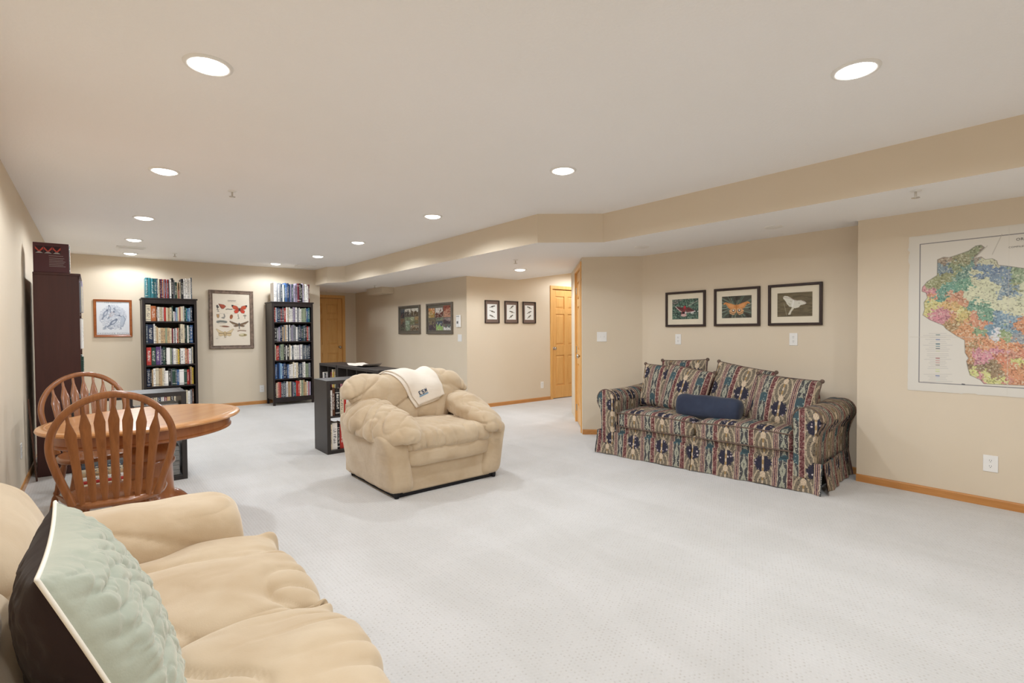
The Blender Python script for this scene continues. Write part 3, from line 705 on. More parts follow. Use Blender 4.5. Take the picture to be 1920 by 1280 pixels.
# paper lying on it
def paper():
    n, m = 14, 26; V = []
    for i in range(n+1):
        for j in range(m+1):
            u, v = i/n, j/m; x = .05+.27*u; y = -.62+.62*v+.02*math.sin(u*4)
            z = .004+.016*max(0, math.sin(v*7+u*2))*abs(u-.5)*1.6+.035*(max(0, .18-v)/.18)**2+.02*(max(0, v-.85)/.15)**2
            V.append((x, y, z))
    Fq = [(i*(m+1)+j, (i+1)*(m+1)+j, (i+1)*(m+1)+j+1, i*(m+1)+j+1) for i in range(n) for j in range(m)]
    k = len(V); V2 = V+[(x, y, z-.0015) for x, y, z in V]; F2 = Fq+[tuple(q+k for q in f[::-1]) for f in Fq]
    o = mesh_np('paper_sheet', V2, F2, plain('paper', 'e3d8cb', .8, .1, .04)); o.location = (2.90, 7.55, .767)
    return tag(o, 'creased off white paper sheet lying on the cube shelf', 'paper')
paper()
# low 2x2 unit behind the table
L4 = (-.155, 5.22)
s4, cell4, _ = cube_shelf('low square dark cube shelf behind the dining table', L4, 0, 2, 2)
M_FOIL = plain('silver_wrap', '8f8a86', .3, .5, .25, 30); M_GBOX = plain('grey_boxes', '8b8a86', .6, .3, .15, 20)
a, z = cell4(1, 1)
o = MB().box(0, .155, 0, .25, 0, .25, .006).build('storage_box', M_FOIL); o.location = (L4[0]+a+.01, L4[1]+.03, z+.001); tag(o, 'dark silvery box in the top right cube behind the table, left one', 'box', 'silvery boxes behind the table')
o = MB().box(0, .145, 0, .25, 0, .27, .006).build('storage_box', M_FOIL); o.location = (L4[0]+a+.175, L4[1]+.03, z+.001); tag(o, 'dark silvery box in the top right cube behind the table, right one', 'box', 'silvery boxes behind the table')
a, z = cell4(1, 0); num = ['lowest', 'second', 'third', 'fourth', 'fifth', 'topmost']
for cidx in range(4):
    for k in range(6):
        o = MB().box(0, .066, 0, .19, 0, .040, .003).build('slide_box', M_GBOX); o.location = (L4[0]+a+.03+.075*cidx, L4[1]+.03+.004*((k*7+cidx*3) % 3), z+.001+.0415*k)
        tag(o, f'small grey box, {num[k]} in {ORD[cidx]} stack of the lower right cube behind table', 'box', 'grey boxes behind the table')
a, z = cell4(0, 0)
for k, (c, hh) in enumerate((('cream', .034), ('red', .026), ('white', .03), ('tan', .032), ('cream', .03), ('slate', .028))):
    o = bpy.data.objects.new('book', BOOK); COL.objects.link(o); o.scale = (hh, .2, .30); o.rotation_euler = (0, math.pi/2, 0); zz = z+.001+sum((.034, .026, .03, .032, .03, .028)[:k])
    o.location = (L4[0]+a+.02, L4[1]+.03, zz+hh/2); o.color = (*C(PAL[c]), 1)
    tag(o, f'{NAMEC[c]} book lying flat, {ORD[k]} from bottom of the pile behind the table', 'book', 'books lying in the low cube shelf')
cube_row(P('black:30:.7 slate:20:.75 black:24:.66'), L4, 0, cell4, 0, 1, .28, 'in the upper left cube behind the table', 'books lying in the low cube shelf', fill=.7)
# ------------------------------------------------------------------ dining table and chairs
M_TABLE = wood('table_oak', 'b97a42', 'd09a62', axis='x', rough=.28, coat=.5, ring=4)
M_TABLED = wood('table_oak_dark', '8a4f2a', 'a5683a', axis='z', rough=.3, coat=.4)
M_CHAIR = wood('chair_oak', '7a4825', '9a6238', axis='z', rough=.3, coat=.45)
TA = math.atan2(.739, .674)
t = thing('dining_table', 'oval oak pedestal dining table behind the tan loveseat', 'table', (.254, 3.901, 0), TA)
a_, b_ = .567, .478
def ring(k, z): return ((a_-k, b_-k), z)
MB().lathe([ring(.02, .722), ring(.004, .727), ring(0, .736), ring(.004, .745), ring(.016, .750), ring(.040, .7515), ring(.043, .7495), ring(.046, .7515), ring(.3, .752), ((.002, .002), .752)], n=72, caps=True).build('table_top', M_TABLE, t, smooth=30)
MB().lathe([ring(.06, .722), ring(.06, .668), ring(.053, .662), ring(.053, .652), ring(.058, .648), ring(.08, .648), ring(.08, .722)], n=64, caps=False).build('apron', M_TABLED, t, smooth=40)
MB().lathe([(.14, .722), (.15, .70), (.15, .67), (.13, .64), (.10, .61), (.095, .58), (.125, .55), (.135, .52), (.125, .49), (.135, .475), (.135, .455), (.12, .44), (.125, .30), (.13, .25), (.15, .23), (.15, .20), (.11, .17), (.05, .16)], n=32).build('pedestal', M_TABLED, t, smooth=50)
for k in range(4):
    an = math.pi/4+k*math.pi/2; c_, s_ = math.cos(an), math.sin(an)
    path = catmull([(.08, .24), (.14, .22), (.21, .14), (.27, .06), (.31, .03), (.335, .03)], 6)
    MB().tube([(c_*r, s_*r, z) for r, z in path], [(.026, .045-.018*i/len(path)) for i in range(len(path))], 10, shape=.7).build('foot', M_TABLED, t, smooth=50)

def windsor(label, loc, rz):
    t = thing('windsor_chair', label, 'chair', (*loc, 0), rz, 'arrow back oak chairs at the dining table')
    # saddle seat: front is local +y
    V, Fq, U = puff((20, 20, 4), (.215, .205, .021), (3.2, 3.2, 6))
    V[:, 0] *= 1-.14*sstep(.05, -.2, V[:, 1])
    top = V[:, 2] > 0
    V[:, 2] -= np.where(top, .012*np.exp(-((V[:, 0]/.12)**2+((V[:, 1]+.02)/.12)**2)), 0)
    V[:, 2] += .436
    mesh_np('seat', V, Fq, M_CHAIR, t)
    lean = lambda z: -.175-.16*(z-.45)-.05*(z-.45)**2
    half = [(.165, .445), (.19, .53), (.222, .64), (.237, .73), (.226, .81), (.187, .885), (.125, .94), (.06, .968), (0, .977)]
    pts = [(-x, lean(z), z) for x, z in half]+[(x, lean(z), z) for x, z in half[-2::-1]]
    path = catmull(pts, 5)
    bow = MB().tube(path, [(.0165, .0125)]*len(path), 12, up=(0, 1, .15), shape=.65)
    bow.build('bow', M_CHAIR, t, smooth=50)
    P_ = np.array(path)
    for k in range(7):
        f = (k-3)/3
        xb = f*.128; xt = f*.172
        i = int(np.argmin(np.abs(P_[:, 0]-xt)+(P_[:, 2] < .7)*9)); zt = P_[i, 2]; zb = .44
        prof = [(0, .009), (.04, .0115), (.12, .0165), (.5, .018), (.72, .0225), (.765, .0235), (.82, .017), (.90, .0075), (1, .0065)]
        pth = [(xb+(xt-xb)*s, lean(zb+(zt-zb)*s)+.012*math.sin(math.pi*s), zb+(zt-zb)*s) for s, _ in prof]
        MB().tube(pth, [(w, .0062) for _, w in prof], 8, up=(0, 1, 0), shape=.6).build('spindle', M_CHAIR, t, smooth=40)
    tops = {}
    for sx in (-1, 1):
        for sy in (-1, 1):
            p0 = Vector((sx*.13, sy*.13, .425)); p1 = Vector((sx*.205, sy*.20+(-.02 if sy < 0 else .01), 0))
            prof = [(0, .014), (.08, .017), (.12, .021), (.14, .015), (.18, .019), (.4, .0215), (.55, .016), (.58, .021), (.62, .015), (.66, .02), (.8, .018), (.95, .013), (1, .013)]
            MB().tube([p0.lerp(p1, s) for s, _ in prof], [r for _, r in prof], 12, up=(0, 1, 0)).build('leg', M_CHAIR, t, smooth=60)
            tops[(sx, sy)] = p0.lerp(p1, .62)
    def rung(a, b): 
        s = [0, .2, .35, .5, .65, .8, 1]; r = [.008, .011, .014, .016, .014, .011, .008]
        MB().tube([a.lerp(b, q) for q in s], r, 10, up=(0, .2, 1)).build('stretcher', M_CHAIR, t, smooth=60)
    for sx in (-1, 1): rung(tops[(sx, -1)], tops[(sx, 1)])
    rung(tops[(-1, -1)].lerp(tops[(-1, 1)], .5), tops[(1, -1)].lerp(tops[(1, 1)], .5))
    return t
windsor('arrow back oak chair nearest the viewer, its back turned to us', (.082, 3.36), math.radians(-4))
windsor('arrow back oak chair on the far side of the dining table', (-.005, 4.53), math.radians(180+14))

# ------------------------------------------------------------------ fabrics
def mk_suede(name, a, b, sheen=.5):
    m = Mat(name, .9, .12, sheen=sheen); c = m.coord(); n = m.noise(c, 5.5, 3, .5, .2); f = m.noise(c, 240, 2)
    m.color(m.mix(n.rng(.32, .68), C(a), C(b))); w = m.noise(m.map(c, (1, 1, 1.6)), 8, 2, .45, .3); m.bump(w+f*.04, .45, .02)
    m.p.inputs['Sheen Tint'].default_value = (1, .93, .82, 1); return m.m
M_SUEDE = mk_suede('tan_suede', 'bba486', 'c8b498')
M_SAGE = mk_suede('sage_satin', '9da293', 'a9ad9d')
M_BROWNCLOTH = mk_suede('dark_brown_cloth', '261c1b', '302422', .05)
M_IVORY = plain('ivory_cord', 'e9e3d6', .7, .2, .03)
M_BLANKET = mk_suede('cream_fleece', 'e2d6c7', 'eae0d2')
M_NAVY = mk_suede('navy_knit', '2f3546', '383f51', .2)

def crease(P, seed, w=.15): return .45-1.35*np.exp(-np.abs(vnoise(P, seed))/(w*.8))
def finish(name, V, Fq, mat, parent, wr=None, uv=None, n_it=1):
    """push the vertices along their normals by wr(V) and build."""
    if wr is not None: V = V+vnormals(V, Fq)*np.asarray(wr(V))[:, None]
    return mesh_np(name, V, Fq, mat, parent, True, uv)

# ------------------------------------------------------------------ beige armchair (faces -y)
def armchair():
    t = thing('armchair', 'beige suede armchair with overstuffed arms and a cream throw', 'armchair', (2.215, 3.49, 0))
    # side walls: flaring arm panels with a rounded front edge
    def panel(sx):
        V, Fq, U = puff((10, 26, 14), (.105, .475, .245), (5, 9, 9))
        V += np.array([0, .465, .272])
        k = (V[:, 2]-.03)/.5
        V[:, 0] += .045*np.clip(k, 0, 1)**1.3+.03*np.clip(k, 0, 1)
        V[:, 2] += np.where(V[:, 2] > .4, .12*(V[:, 1]-.35)*sstep(.35, .55, V[:, 2]), 0)
        V[:, 0] += .415; V[:, 0] *= sx
        if sx < 0: Fq = Fq[:, ::-1]
        finish('arm_panel', V, Fq, M_SUEDE, t, lambda V: .004*fbm(V*7, 3))
    panel(-1); panel(1)
    MB().box(-.42, .42, .035, .9, .03, .30, .012).build('front_panel', M_SUEDE, t)
    MB().box(-.52, .52, .78, .93, .03, .66, .03).build('back_panel', M_SUEDE, t)
    MB().box(-.47, .47, .05, .90, 0, .05, .004).build('plinth', M_BLACK, t)
    for x in (-.46, .46):
        for y in (.05, .88): MB().lathe([(.018, 0), (.022, .02), (.022, .05)], (x, y), 14).build('foot', M_BLACK, t)
    # apron bolster under the seat
    V, Fq, U = puff((34, 10, 8), (.395, .14, .075), (12, 5, 4)); V += np.array([.0, .125, .295])
    finish('apron', V, Fq, M_SUEDE, t, lambda V: .004*ridge(V*np.array([9, 3, 5]), 4)+.004*fbm(V*6, 8))
    # seat cushion with gathers along its front seam
    V, Fq, U = puff((110, 60, 12), (.425, .37, .085), (10, 10, 2.8)); V += np.array([.015, .34, .415])
    V[:, 2] += .022*np.exp(-((V[:, 0]/.3)**2+((V[:, 1]-.34)/.28)**2))*(V[:, 2] > .4)
    def wr(V):
        e = np.exp(-np.abs(V[:, 1]+.02)/.11)*(V[:, 2] > .36)
        return .014*e*crease(np.c_[V[:, 0]*17+1.6*vnoise(V*6, 1), V[:, 1]*3, V[:, 2]*3], 2, .16)+.010*crease(np.c_[V[:, 0]*8+V[:, 1]*4, V[:, 1]*2.4, V[:, 2]*3], 5, .16)+.006*fbm(V*5, 6)
    finish('seat_cushion', V, Fq, M_SUEDE, t, wr)
    # arm pillows
    def arm(sx):
        V, Fq, U = puff((44, 110, 26), (.172, .425, .105), (3.0, 4.2, 2.6))
        s = (V[:, 1]+.425)/.85
        V[:, 0] *= 1.02-.30*(1-s)**3.0; V[:, 2] *= 1.0-.25*(1-s)**3
        V[:, 2] -= .075*np.clip((V[:, 0]+.02)/.17, 0, 1)**1.8
        V[:, 2] += .588+.07*(s-.55)-.085*(1-s)**2.6
        V[:, 0] += .462-.07*(1-s)**2.2; V[:, 1] += .345
        V[:, 0] *= sx
        if sx < 0: Fq = Fq[:, ::-1]
        def wr(V):
            s = np.clip(V[:, 1]/.8, 0, 1)
            tuck = np.exp(-s/.10)+.5*np.exp(-np.abs(s-1)/.2)
            g = crease(np.c_[V[:, 0]*2.0*sx+V[:, 2]*3, V[:, 1]*7+V[:, 0]*sx*5, V[:, 2]*3], 11+sx, .14)
            g2 = crease(np.c_[V[:, 0]*5*sx, V[:, 1]*10-V[:, 0]*sx*6, V[:, 2]*4], 17+sx, .18)
            rad = crease(np.c_[V[:, 0]*13, V[:, 1]*3, V[:, 2]*13], 21+sx, .2)
            return .019*g*(.35+.65*np.sin(s*math.pi))+.009*g2+.014*rad*tuck+.010*fbm(V*6, 9)
        finish('arm_pillow', V, Fq, M_SUEDE, t, wr)
    arm(-1); arm(1)
    # back cushion spilling over the arms
    V, Fq, U = puff((130, 40, 80), (.60, .135, .245), (7.0, 2.4, 3.4))
    zz = V[:, 2]; k = np.clip((zz+.245)/.49, 0, 1)
    V[:, 0] *= .60+.42*sstep(.28, .72, k)
    V[:, 1] *= .80+.42*sstep(.35, 1, k)
    V[:, 1] += .10*k-.05*np.sin(k*math.pi)
    V[:, 0] -= .045*sstep(.4, .9, k)
    ax = np.abs(V[:, 0]+.045*k)
    V[:, 2] -= .045*sstep(.42, .64, ax)*k
    V[:, 2] -= .030*np.exp(-((V[:, 0]-.10)/.06)**2)*sstep(.6, 1, k)
    V += np.array([.0, .655, .655])
    def wr(V):
        k = np.clip((V[:, 2]-.41)/.47, 0, 1); ax = np.abs(V[:, 0]+.03)
        side = sstep(.34, .56, ax)
        g1 = crease(np.c_[V[:, 0]*4+V[:, 2]*6*np.sign(V[:, 0]), V[:, 1]*2, V[:, 2]*2.4-V[:, 0]*1.6], 31, .16)
        g3 = crease(np.c_[V[:, 0]*7-V[:, 2]*3, V[:, 1]*2, V[:, 2]*2.5], 37, .14)
        g2 = crease(np.c_[V[:, 0]*13, V[:, 1]*3, V[:, 2]*4], 33, .2)
        return .024*g1*(1.1-k*.5)+.012*g3+.015*g2*side+.012*g2*np.exp(-k/.12)+.014*fbm(V*4.5, 35)
    bc = finish('back_cushion', V, Fq, M_SUEDE, t, wr)
    # cream throw draped over the back, corner down
    dg_v = np.array([v.co[:] for v in bc.data.vertices]); bvh = BVHTree.FromPolygons([tuple(v) for v in dg_v], [tuple(p.vertices) for p in bc.data.polygons])
    th = thing('throw_blanket', 'cream fleece throw with a small blue emblem draped over the armchair back', 'throw', (2.215, 4.10, .55))
    c0 = Vector((0, .74, .60))
    def drape(x, a):   # a: angle, 0 = straight in front, 90 = above, 150 = behind
        d = Vector((0, -math.cos(a), math.sin(a))); o = Vector((x, c0.y, c0.z))+d*1.2
        hit, nrm, idx, dist = bvh.ray_cast(o, -d)
        if hit is None: return Vector((x, c0.y, c0.z))+d*.24, d
        return hit, nrm
    # quad in (x, angle): corners measured on the photograph's drape
    cn = [(-.30, 2.35), (.14, 2.35), (.265, .42), (-.005, .05)]
    cn2 = [(-.33, 2.35), (.12, 2.35), (.22, .26), (-.03, -.05)]
    def sheet(cn, lift, bow):
        n = 30; V = []
        for i in range(n+1):
            for j in range(n+1):
                u, v = i/n, j/n
                p = np.array(cn[0])*(1-u)*(1-v)+np.array(cn[1])*u*(1-v)+np.array(cn[2])*u*v+np.array(cn[3])*(1-u)*v
                x = p[0]-bow*math.sin(math.pi*v)*(1-u)*.0; a = p[1]
                hit, nr = drape(x, a); V.append(hit+nr.normalized()*lift)
        V = np.array([tuple(q) for q in V]); g = V.reshape(n+1, n+1, 3)
        for _ in range(5): g[1:-1, 1:-1] = (g[1:-1, 1:-1]*2+g[:-2, 1:-1]+g[2:, 1:-1]+g[1:-1, :-2]+g[1:-1, 2:])/6
        for _ in range(3):
            for e in (g[0], g[-1]): e[1:-1] = (e[1:-1]*2+e[:-2]+e[2:])/4
            for e in (g[:, 0], g[:, -1]): e[1:-1] = (e[1:-1]*2+e[:-2]+e[2:])/4
        return g
    def solid(g, name, th_, parent):
        n = g.shape[0]; V = g.reshape(-1, 3); Fq = [(i*n+j, (i+1)*n+j, (i+1)*n+j+1, i*n+j+1) for i in range(n-1) for j in range(n-1)]
        N = vnormals(V, np.array(Fq))
        if N[:, 1].mean() > 0: N = -N; Fq = [q[::-1] for q in Fq]
        T_ = V+N*th_; k = len(V); b = [(i*n) for i in range(n)]+[(n-1)*n+j for j in range(1, n)]+[(i*n+n-1) for i in range(n-2, -1, -1)]+[j for j in range(n-2, 0, -1)]
        F2 = [tuple(q+k for q in f) for f in Fq]+[f[::-1] for f in Fq]+[(b[i], b[(i+1) % len(b)], b[(i+1) % len(b)]+k, b[i]+k) for i in range(len(b))]
        o = mesh_np(name, np.r_[V, T_], F2, M_BLANKET, parent)
        bm = bmesh.new(); bm.from_mesh(o.data); bmesh.ops.recalc_face_normals(bm, faces=bm.faces); bm.to_mesh(o.data); bm.free()
        return T_.reshape(n, n, 3), N.reshape(n, n, 3)
    solid(sheet(cn2, .006, 0), 'under_fold', .006, th)
    G, N = solid(sheet(cn, .016, 0), 'top_fold', .008, th)
    # stitched blue emblem: bars and letters lying on the top fold
    mats = [plain('emblem_navy', '2e3f57', .7), plain('emblem_blue', '7f9fb8', .7)]
    def onsheet(u, v, off=.0022):
        n = G.shape[0]-1; fi, fj = u*n, v*n; i, j = int(min(n-1, fi)), int(min(n-1, fj)); a, b = fi-i, fj-j
        p = G[i, j]*(1-a)*(1-b)+G[i+1, j]*a*(1-b)+G[i, j+1]*(1-a)*b+G[i+1, j+1]*a*b
        return Vector(p)+Vector(N[i, j])*off
    def strip(mb, u0, v0, u1, v1, mi):
        q = [onsheet(u0, v0), onsheet(u1, v0), onsheet(u1, v1), onsheet(u0, v1)]
        mb.add([tuple(p) for p in q], [(0, 1, 2, 3)], mi)
    mb = MB(); U0, V0, su, sv = .22, .785, .022, .011
    glyph = {'E': ['111', '100', '110', '100', '111'], 'S': ['111', '100', '111', '001', '111'], 'M': ['101', '111', '111', '101', '101']}
    for k, ch in enumerate('ESM'):
        for r_, line in enumerate(glyph[ch]):
            for c_, b in enumerate(line):
                if b == '1': strip(mb, U0+(k*4+c_)*su, V0+r_*sv, U0+(k*4+c_+1)*su, V0+(r_+1)*sv, 0)
    strip(mb, U0-su, V0+5.6*sv, U0+11.5*su, V0+7.6*sv, 1); strip(mb, U0-su, V0+5.6*sv, U0+11.5*su, V0+6.0*sv, 0)
    mb.build('emblem', mats, th)
    for o in th.children: o.location = (0, -.61, -.55)
armchair()

# ------------------------------------------------------------------ foreground loveseat (faces +x, back to the left wall)
def loveseat():
    t = thing('loveseat', 'tan suede loveseat with overstuffed cushions in the foreground', 'sofa', (.03, 1.49, 0))
    # local: x depth (-.48 wall .. +.50 front), y along, z up ; world = local + (.03, 1.49)
    MB().box(-.46, .44, -.98, .98, .05, .34, .02).build('base', M_SUEDE, t)
    MB().box(-.42, .40, -.94, .94, 0, .05, .004).build('plinth', M_BLACK, t)
    MB().box(-.485, -.30, -.95, .95, .05, .70, .05).build('back_panel', M_SUEDE, t)
    def seat(y0, y1, seed):
        hy = (y1-y0)/2; yc = (y0+y1)/2
        V, Fq, U = puff((110, 90, 22), (.385, hy, .10), (26, 24, 2.8)); V += np.array([.105, yc, .395])
        yy = (V[:, 1]-yc)/hy
        V[:, 2] += .034*(1-yy**2)*sstep(-.3, .1, V[:, 0])*(V[:, 2] > .4)
        # front edge falls away, corners pinched into small ears
        V[:, 2] -= .03*sstep(.36, .50, V[:, 0])*(V[:, 2] > .4)
        cr = np.exp(-((V[:, 0]-.485)/.04)**2)*np.exp(-((np.abs(yy)-.96)/.07)**2)*(V[:, 2] > .34)
        V[:, 2] += .045*cr; V[:, 0] += .018*cr
        V[:, 0] -= .012*(1-yy**2)*0
        def wr(V):
            e = np.exp(-np.abs(V[:, 0]-.47)/.09)
            yy = (V[:, 1]-yc)/hy
            near = sstep(.2, -.9, yy)
            g = crease(np.c_[V[:, 0]*2.6-V[:, 1]*2.2, V[:, 1]*4.5+V[:, 0]*3.0, V[:, 2]*2], seed, .15)
            g2 = crease(np.c_[V[:, 0]*2.5, V[:, 1]*15, V[:, 2]*6], seed+3, .22)
            g3 = crease(np.c_[V[:, 0]*6+V[:, 1]*5, V[:, 1]*4, V[:, 2]*5], seed+5, .16)
            return .017*g+.019*g2*e+.018*g3*near+.015*fbm(V*4, seed+7)
        finish('seat_cushion', V, Fq, M_SUEDE, t, wr)
    seat(-.005, .63, 41); seat(-.64, -.005, 57)
    def arm(s):
        V, Fq, U = puff((120, 44, 30), (.41, .20, .155), (11, 3.0, 2.7)); k = (V[:, 0]+.41)/.82
        V[:, 2] += .012*np.sin(k*math.pi)
        V[:, 2] -= .07*np.clip((V[:, 1]*s-.03)/.17, 0, 1)**2
        V += np.array([-.005, s*.80, .478])
        def wr(V):
            e = np.exp(-np.abs(V[:, 0]-.40)/.07)
            return .013*crease(np.c_[V[:, 0]*4, V[:, 1]*11, V[:, 2]*11], 63, .2)*e+.010*crease(np.c_[V[:, 0]*2.2+V[:, 2]*4, V[:, 1]*3+V[:, 0]*2, V[:, 2]*4], 64, .14)+.013*fbm(V*4, 65)
        finish('arm_pillow', V, Fq, M_SUEDE, t, wr)
        V, Fq, U = puff((30, 12, 14), (.44, .15, .20), (9, 6, 8)); V += np.array([-.03, s*.80, .25])
        finish('arm_panel', V, Fq, M_SUEDE, t)
    arm(1); arm(-1)
    def back(y0, y1, seed):
        hy = (y1-y0)/2
        V, Fq, U = puff((40, 80, 70), (.145, hy, .24), (2.6, 5, 3.2)); k = (V[:, 2]+.24)/.48
        V[:, 0] -= .13*k; V[:, 2] -= .03*np.abs(V[:, 1]/hy)**3*k
        V += np.array([-.20, (y0+y1)/2, .64])
        def wr(V): return .022*crease(np.c_[V[:, 0]*2, V[:, 1]*3+V[:, 2]*2, V[:, 2]*4-V[:, 1]*2], seed, .18)+.016*fbm(V*4, seed+1)
        finish('back_cushion', V, Fq, M_SUEDE, t, wr)
    back(-.01, .66, 71); back(-.68, -.01, 75)
loveseat()

# ------------------------------------------------------------------ pillows
def pillow_shape(w, h, th, n=36, dent=.06, seed=0, wr=.004, pw=.55):
    """two grids sharing a seam; returns front, back vertex grids (local x right, z up, -y front)."""
    u = np.linspace(-1, 1, n+1); U, Vv = np.meshgrid(u, u, indexing='ij')
    X = U*w/2*(1-dent*(1-Vv**2)); Z = Vv*h/2*(1-dent*(1-U**2))
    prof = ((1-U**2)*(1-Vv**2)).clip(0)**pw
    e = np.minimum(1-np.abs(U), 1-np.abs(Vv))
    P_ = np.c_[U.ravel()*4, Vv.ravel()*4, np.full(U.size, seed*3.1)]
    rip = ridge(np.c_[U.ravel()*8, Vv.ravel()*8, np.full(U.size, seed*2.7)], seed).reshape(U.shape)*np.exp(-e/.2)+.6*fbm(P_, seed+2).reshape(U.shape)
    d = th/2*prof+wr*rip*np.minimum(1, e*6)
    F_ = np.stack([X, -d, Z], -1); B_ = np.stack([X, d, Z], -1)
    return F_, B_
def gridfaces(n, m, flip=False):
    f = [(i*m+j, (i+1)*m+j, (i+1)*m+j+1, i*m+j+1) for i in range(n-1) for j in range(m-1)]
    return [q[::-1] for q in f] if flip else f
def seam_path(F_):
    n = F_.shape[0]-1
    return [F_[i, 0] for i in range(n)]+[F_[n, j] for j in range(n)]+[F_[i, n] for i in range(n, 0, -1)]+[F_[0, j] for j in range(n, 0, -1)]

def quilted_pillow():
    t = thing('throw_pillow', 'sage quilted throw pillow with dark brown back and white piping', 'pillow', (.012, 1.199, .481))
    F_, B_ = pillow_shape(.435, .435, .13, 120, .05, 3, .005, .5); B_[..., 1] *= 1.7
    # quilting: diagonal wavy channels pressed into the sage face
    n = F_.shape[0]; g = np.linspace(-1, 1, n); U, V = np.meshgrid(g, g, indexing='ij')
    q = np.abs(np.sin(19*(V*.8+.07*np.sin(6*U))+6*U)); q2 = np.abs(np.sin(7.5*(U*.8-V*.9)+.9*np.sin(4*V)))
    e = np.minimum(1-np.abs(U), 1-np.abs(V))
    F_[..., 1] -= (.010*(q**.4)+.008*(q2**.4)+.004*crease(np.c_[U.ravel()*9, V.ravel()*9, U.ravel()*0], 5).reshape(U.shape))*np.clip(e*5, 0, 1)
    R = np.array(Matrix.Rotation(math.radians(90), 3, 'Z')) @ np.array(Matrix.Rotation(math.radians(-22), 3, 'X'))
    # local front (-y) -> world +x ; x -> world y
    tr = lambda G: (G.reshape(-1, 3) @ np.array(R).T)+np.array([0, 0, .235])
    mesh_np('sage_front', tr(F_), gridfaces(n, n), M_SAGE, t); mesh_np('brown_back', tr(B_), gridfaces(n, n, True), M_BROWNCLOTH, t)
    MB().tube([tuple(p) for p in tr(np.array(seam_path(F_)))], .0034, 8, closed=True).build('piping', M_IVORY, t, smooth=True)
    return t
QP = quilted_pillow()
# ------------------------------------------------------------------ patterned sofa
def mk_damask():
    m = Mat('damask_stripe', .85, .15); U, V, _ = m.sep(m.uv())
    Pd, Q = .30, .34
    wob = m.noise(m.comb(U, V), 60, 2)
    t = (U/Pd).fr(); vv = (V/Q).fr()
    vec = m.comb(U, V)
    vo = m.voro(vec, 62); vo2 = m.voro(vec, 34, rnd=.6); nz = m.noise(vec, 46, 3, .6, 1.6); nf = m.noise(vec, 110, 2)
    CRE, TAN, BUR, NAV, TEAL, SAGE, GOLD, LAV, DK, OLV = (C(h) for h in ('d2bda2', 'a89078', '6e3234', '2a2c3c', '40595f', '8f9a86', 'a98a5c', 'aa99a6', '2b2630', '6e6753'))
    # ground: taupe with small scrolling leaves
    col = m.mix(nz.rng(.44, .56), TAN, C('8f7c6c'))
    # ---- wide medallion stripe, t .36 .. .86
    mx = (t-.61)/.25; my = (vv-.5)*2
    med = t.band(.36, .86)
    r1 = (mx.sq()*.9+((my+.95)*1.25).sq()).sqrt(); r2 = (mx.sq()*.9+((my-.95)*1.25).sq()).sqrt(); rr = r1.mn(r2)
    ring = ((rr*15.0+nz*2.5).sin()).gt(.55)*rr.gt(.2)
    mcol = m.mix(ring, C('7d7362'), C('b9a88d'))
    mcol = m.mix(vo.lt(.24), mcol, C('3a3538'))
    nav = (mx.sq()*.85+(my*2.0).sq()+(nz-.5)*1.3).lt(.62)*mx.ab().gt(.12)
    ncol = m.mix(vo2.lt(.30)*(my*mx.ab()).lt(.25), NAV, m.mix(nz.gt(.5), LAV, C('cfc6c2')))
    mcol = m.mix(nav, mcol, ncol)
    mcol = m.mix(mx.ab().lt(.09), mcol, m.mix((V*95).sin().gt(.2), GOLD, CRE))
    mcol = m.mix(((mx*.8).sq()+((my).ab()-.52).sq()*2).lt(.05), mcol, CRE)
    col = m.mix(med, col, mcol)
    # ---- narrow floral stripe with teal blocks, t 0 .. .22
    tx = (t-.11)/.11; fl = t.lt(.22)
    leaf = ((tx.ab()*5+(my*8).sin()*1.3+nz*2).sin()).gt(.15)
    fcol = m.mix(leaf, C('4a4b4c'), C('a5a592')); fcol = m.mix(vo.lt(.22), fcol, C('cfc8b6'))
    tb = (my-.55+tx.ab()*.12+(nz-.5)*.35).ab().lt(.22)
    fcol = m.mix(tb, fcol, m.mix(vo2.lt(.2), TEAL, C('8fa3a0')))
    col = m.mix(fl, col, fcol)
    # ---- burgundy stripes with fine lines on both sides
    bu = (t.band(.23, .36)+t.gt(.87)).mn(1.0)
    bl = (t*120).sin()
    bcol = m.mix(nz.gt(.5), C('5c3030'), C('8d625e')); bcol = m.mix(bl.gt(.62)*t.gt(.5), bcol, C('c4ab92')); bcol = m.mix((bl*-1.0).gt(.75)*t.gt(.5), bcol, C('3c3550'))
    bcol = m.mix(vo2.lt(.30), bcol, C('a38d80')); bcol = m.mix((vo2.lt(.12)), bcol, C('5a2a34'))
    col = m.mix(bu, col, bcol)
    # ---- cream cords between the stripes
    ln = (t.band(.218, .232)+t.band(.353, .367)+t.band(.853, .867)+t.gt(.985)).mn(1.0)
    col = m.mix(ln, col, C('d9c3a8'))
    col = m.mix(nf.rng(.38, .62)*.38, col, C('4f4446'))
    m.color(col); m.bump(nf*.6+nz*.4, .25, .003); return m.m
M_DAM = mk_damask()
SO = Vector((4.03, 3.54, 0)); SRZ = math.atan2(-.994, .107)
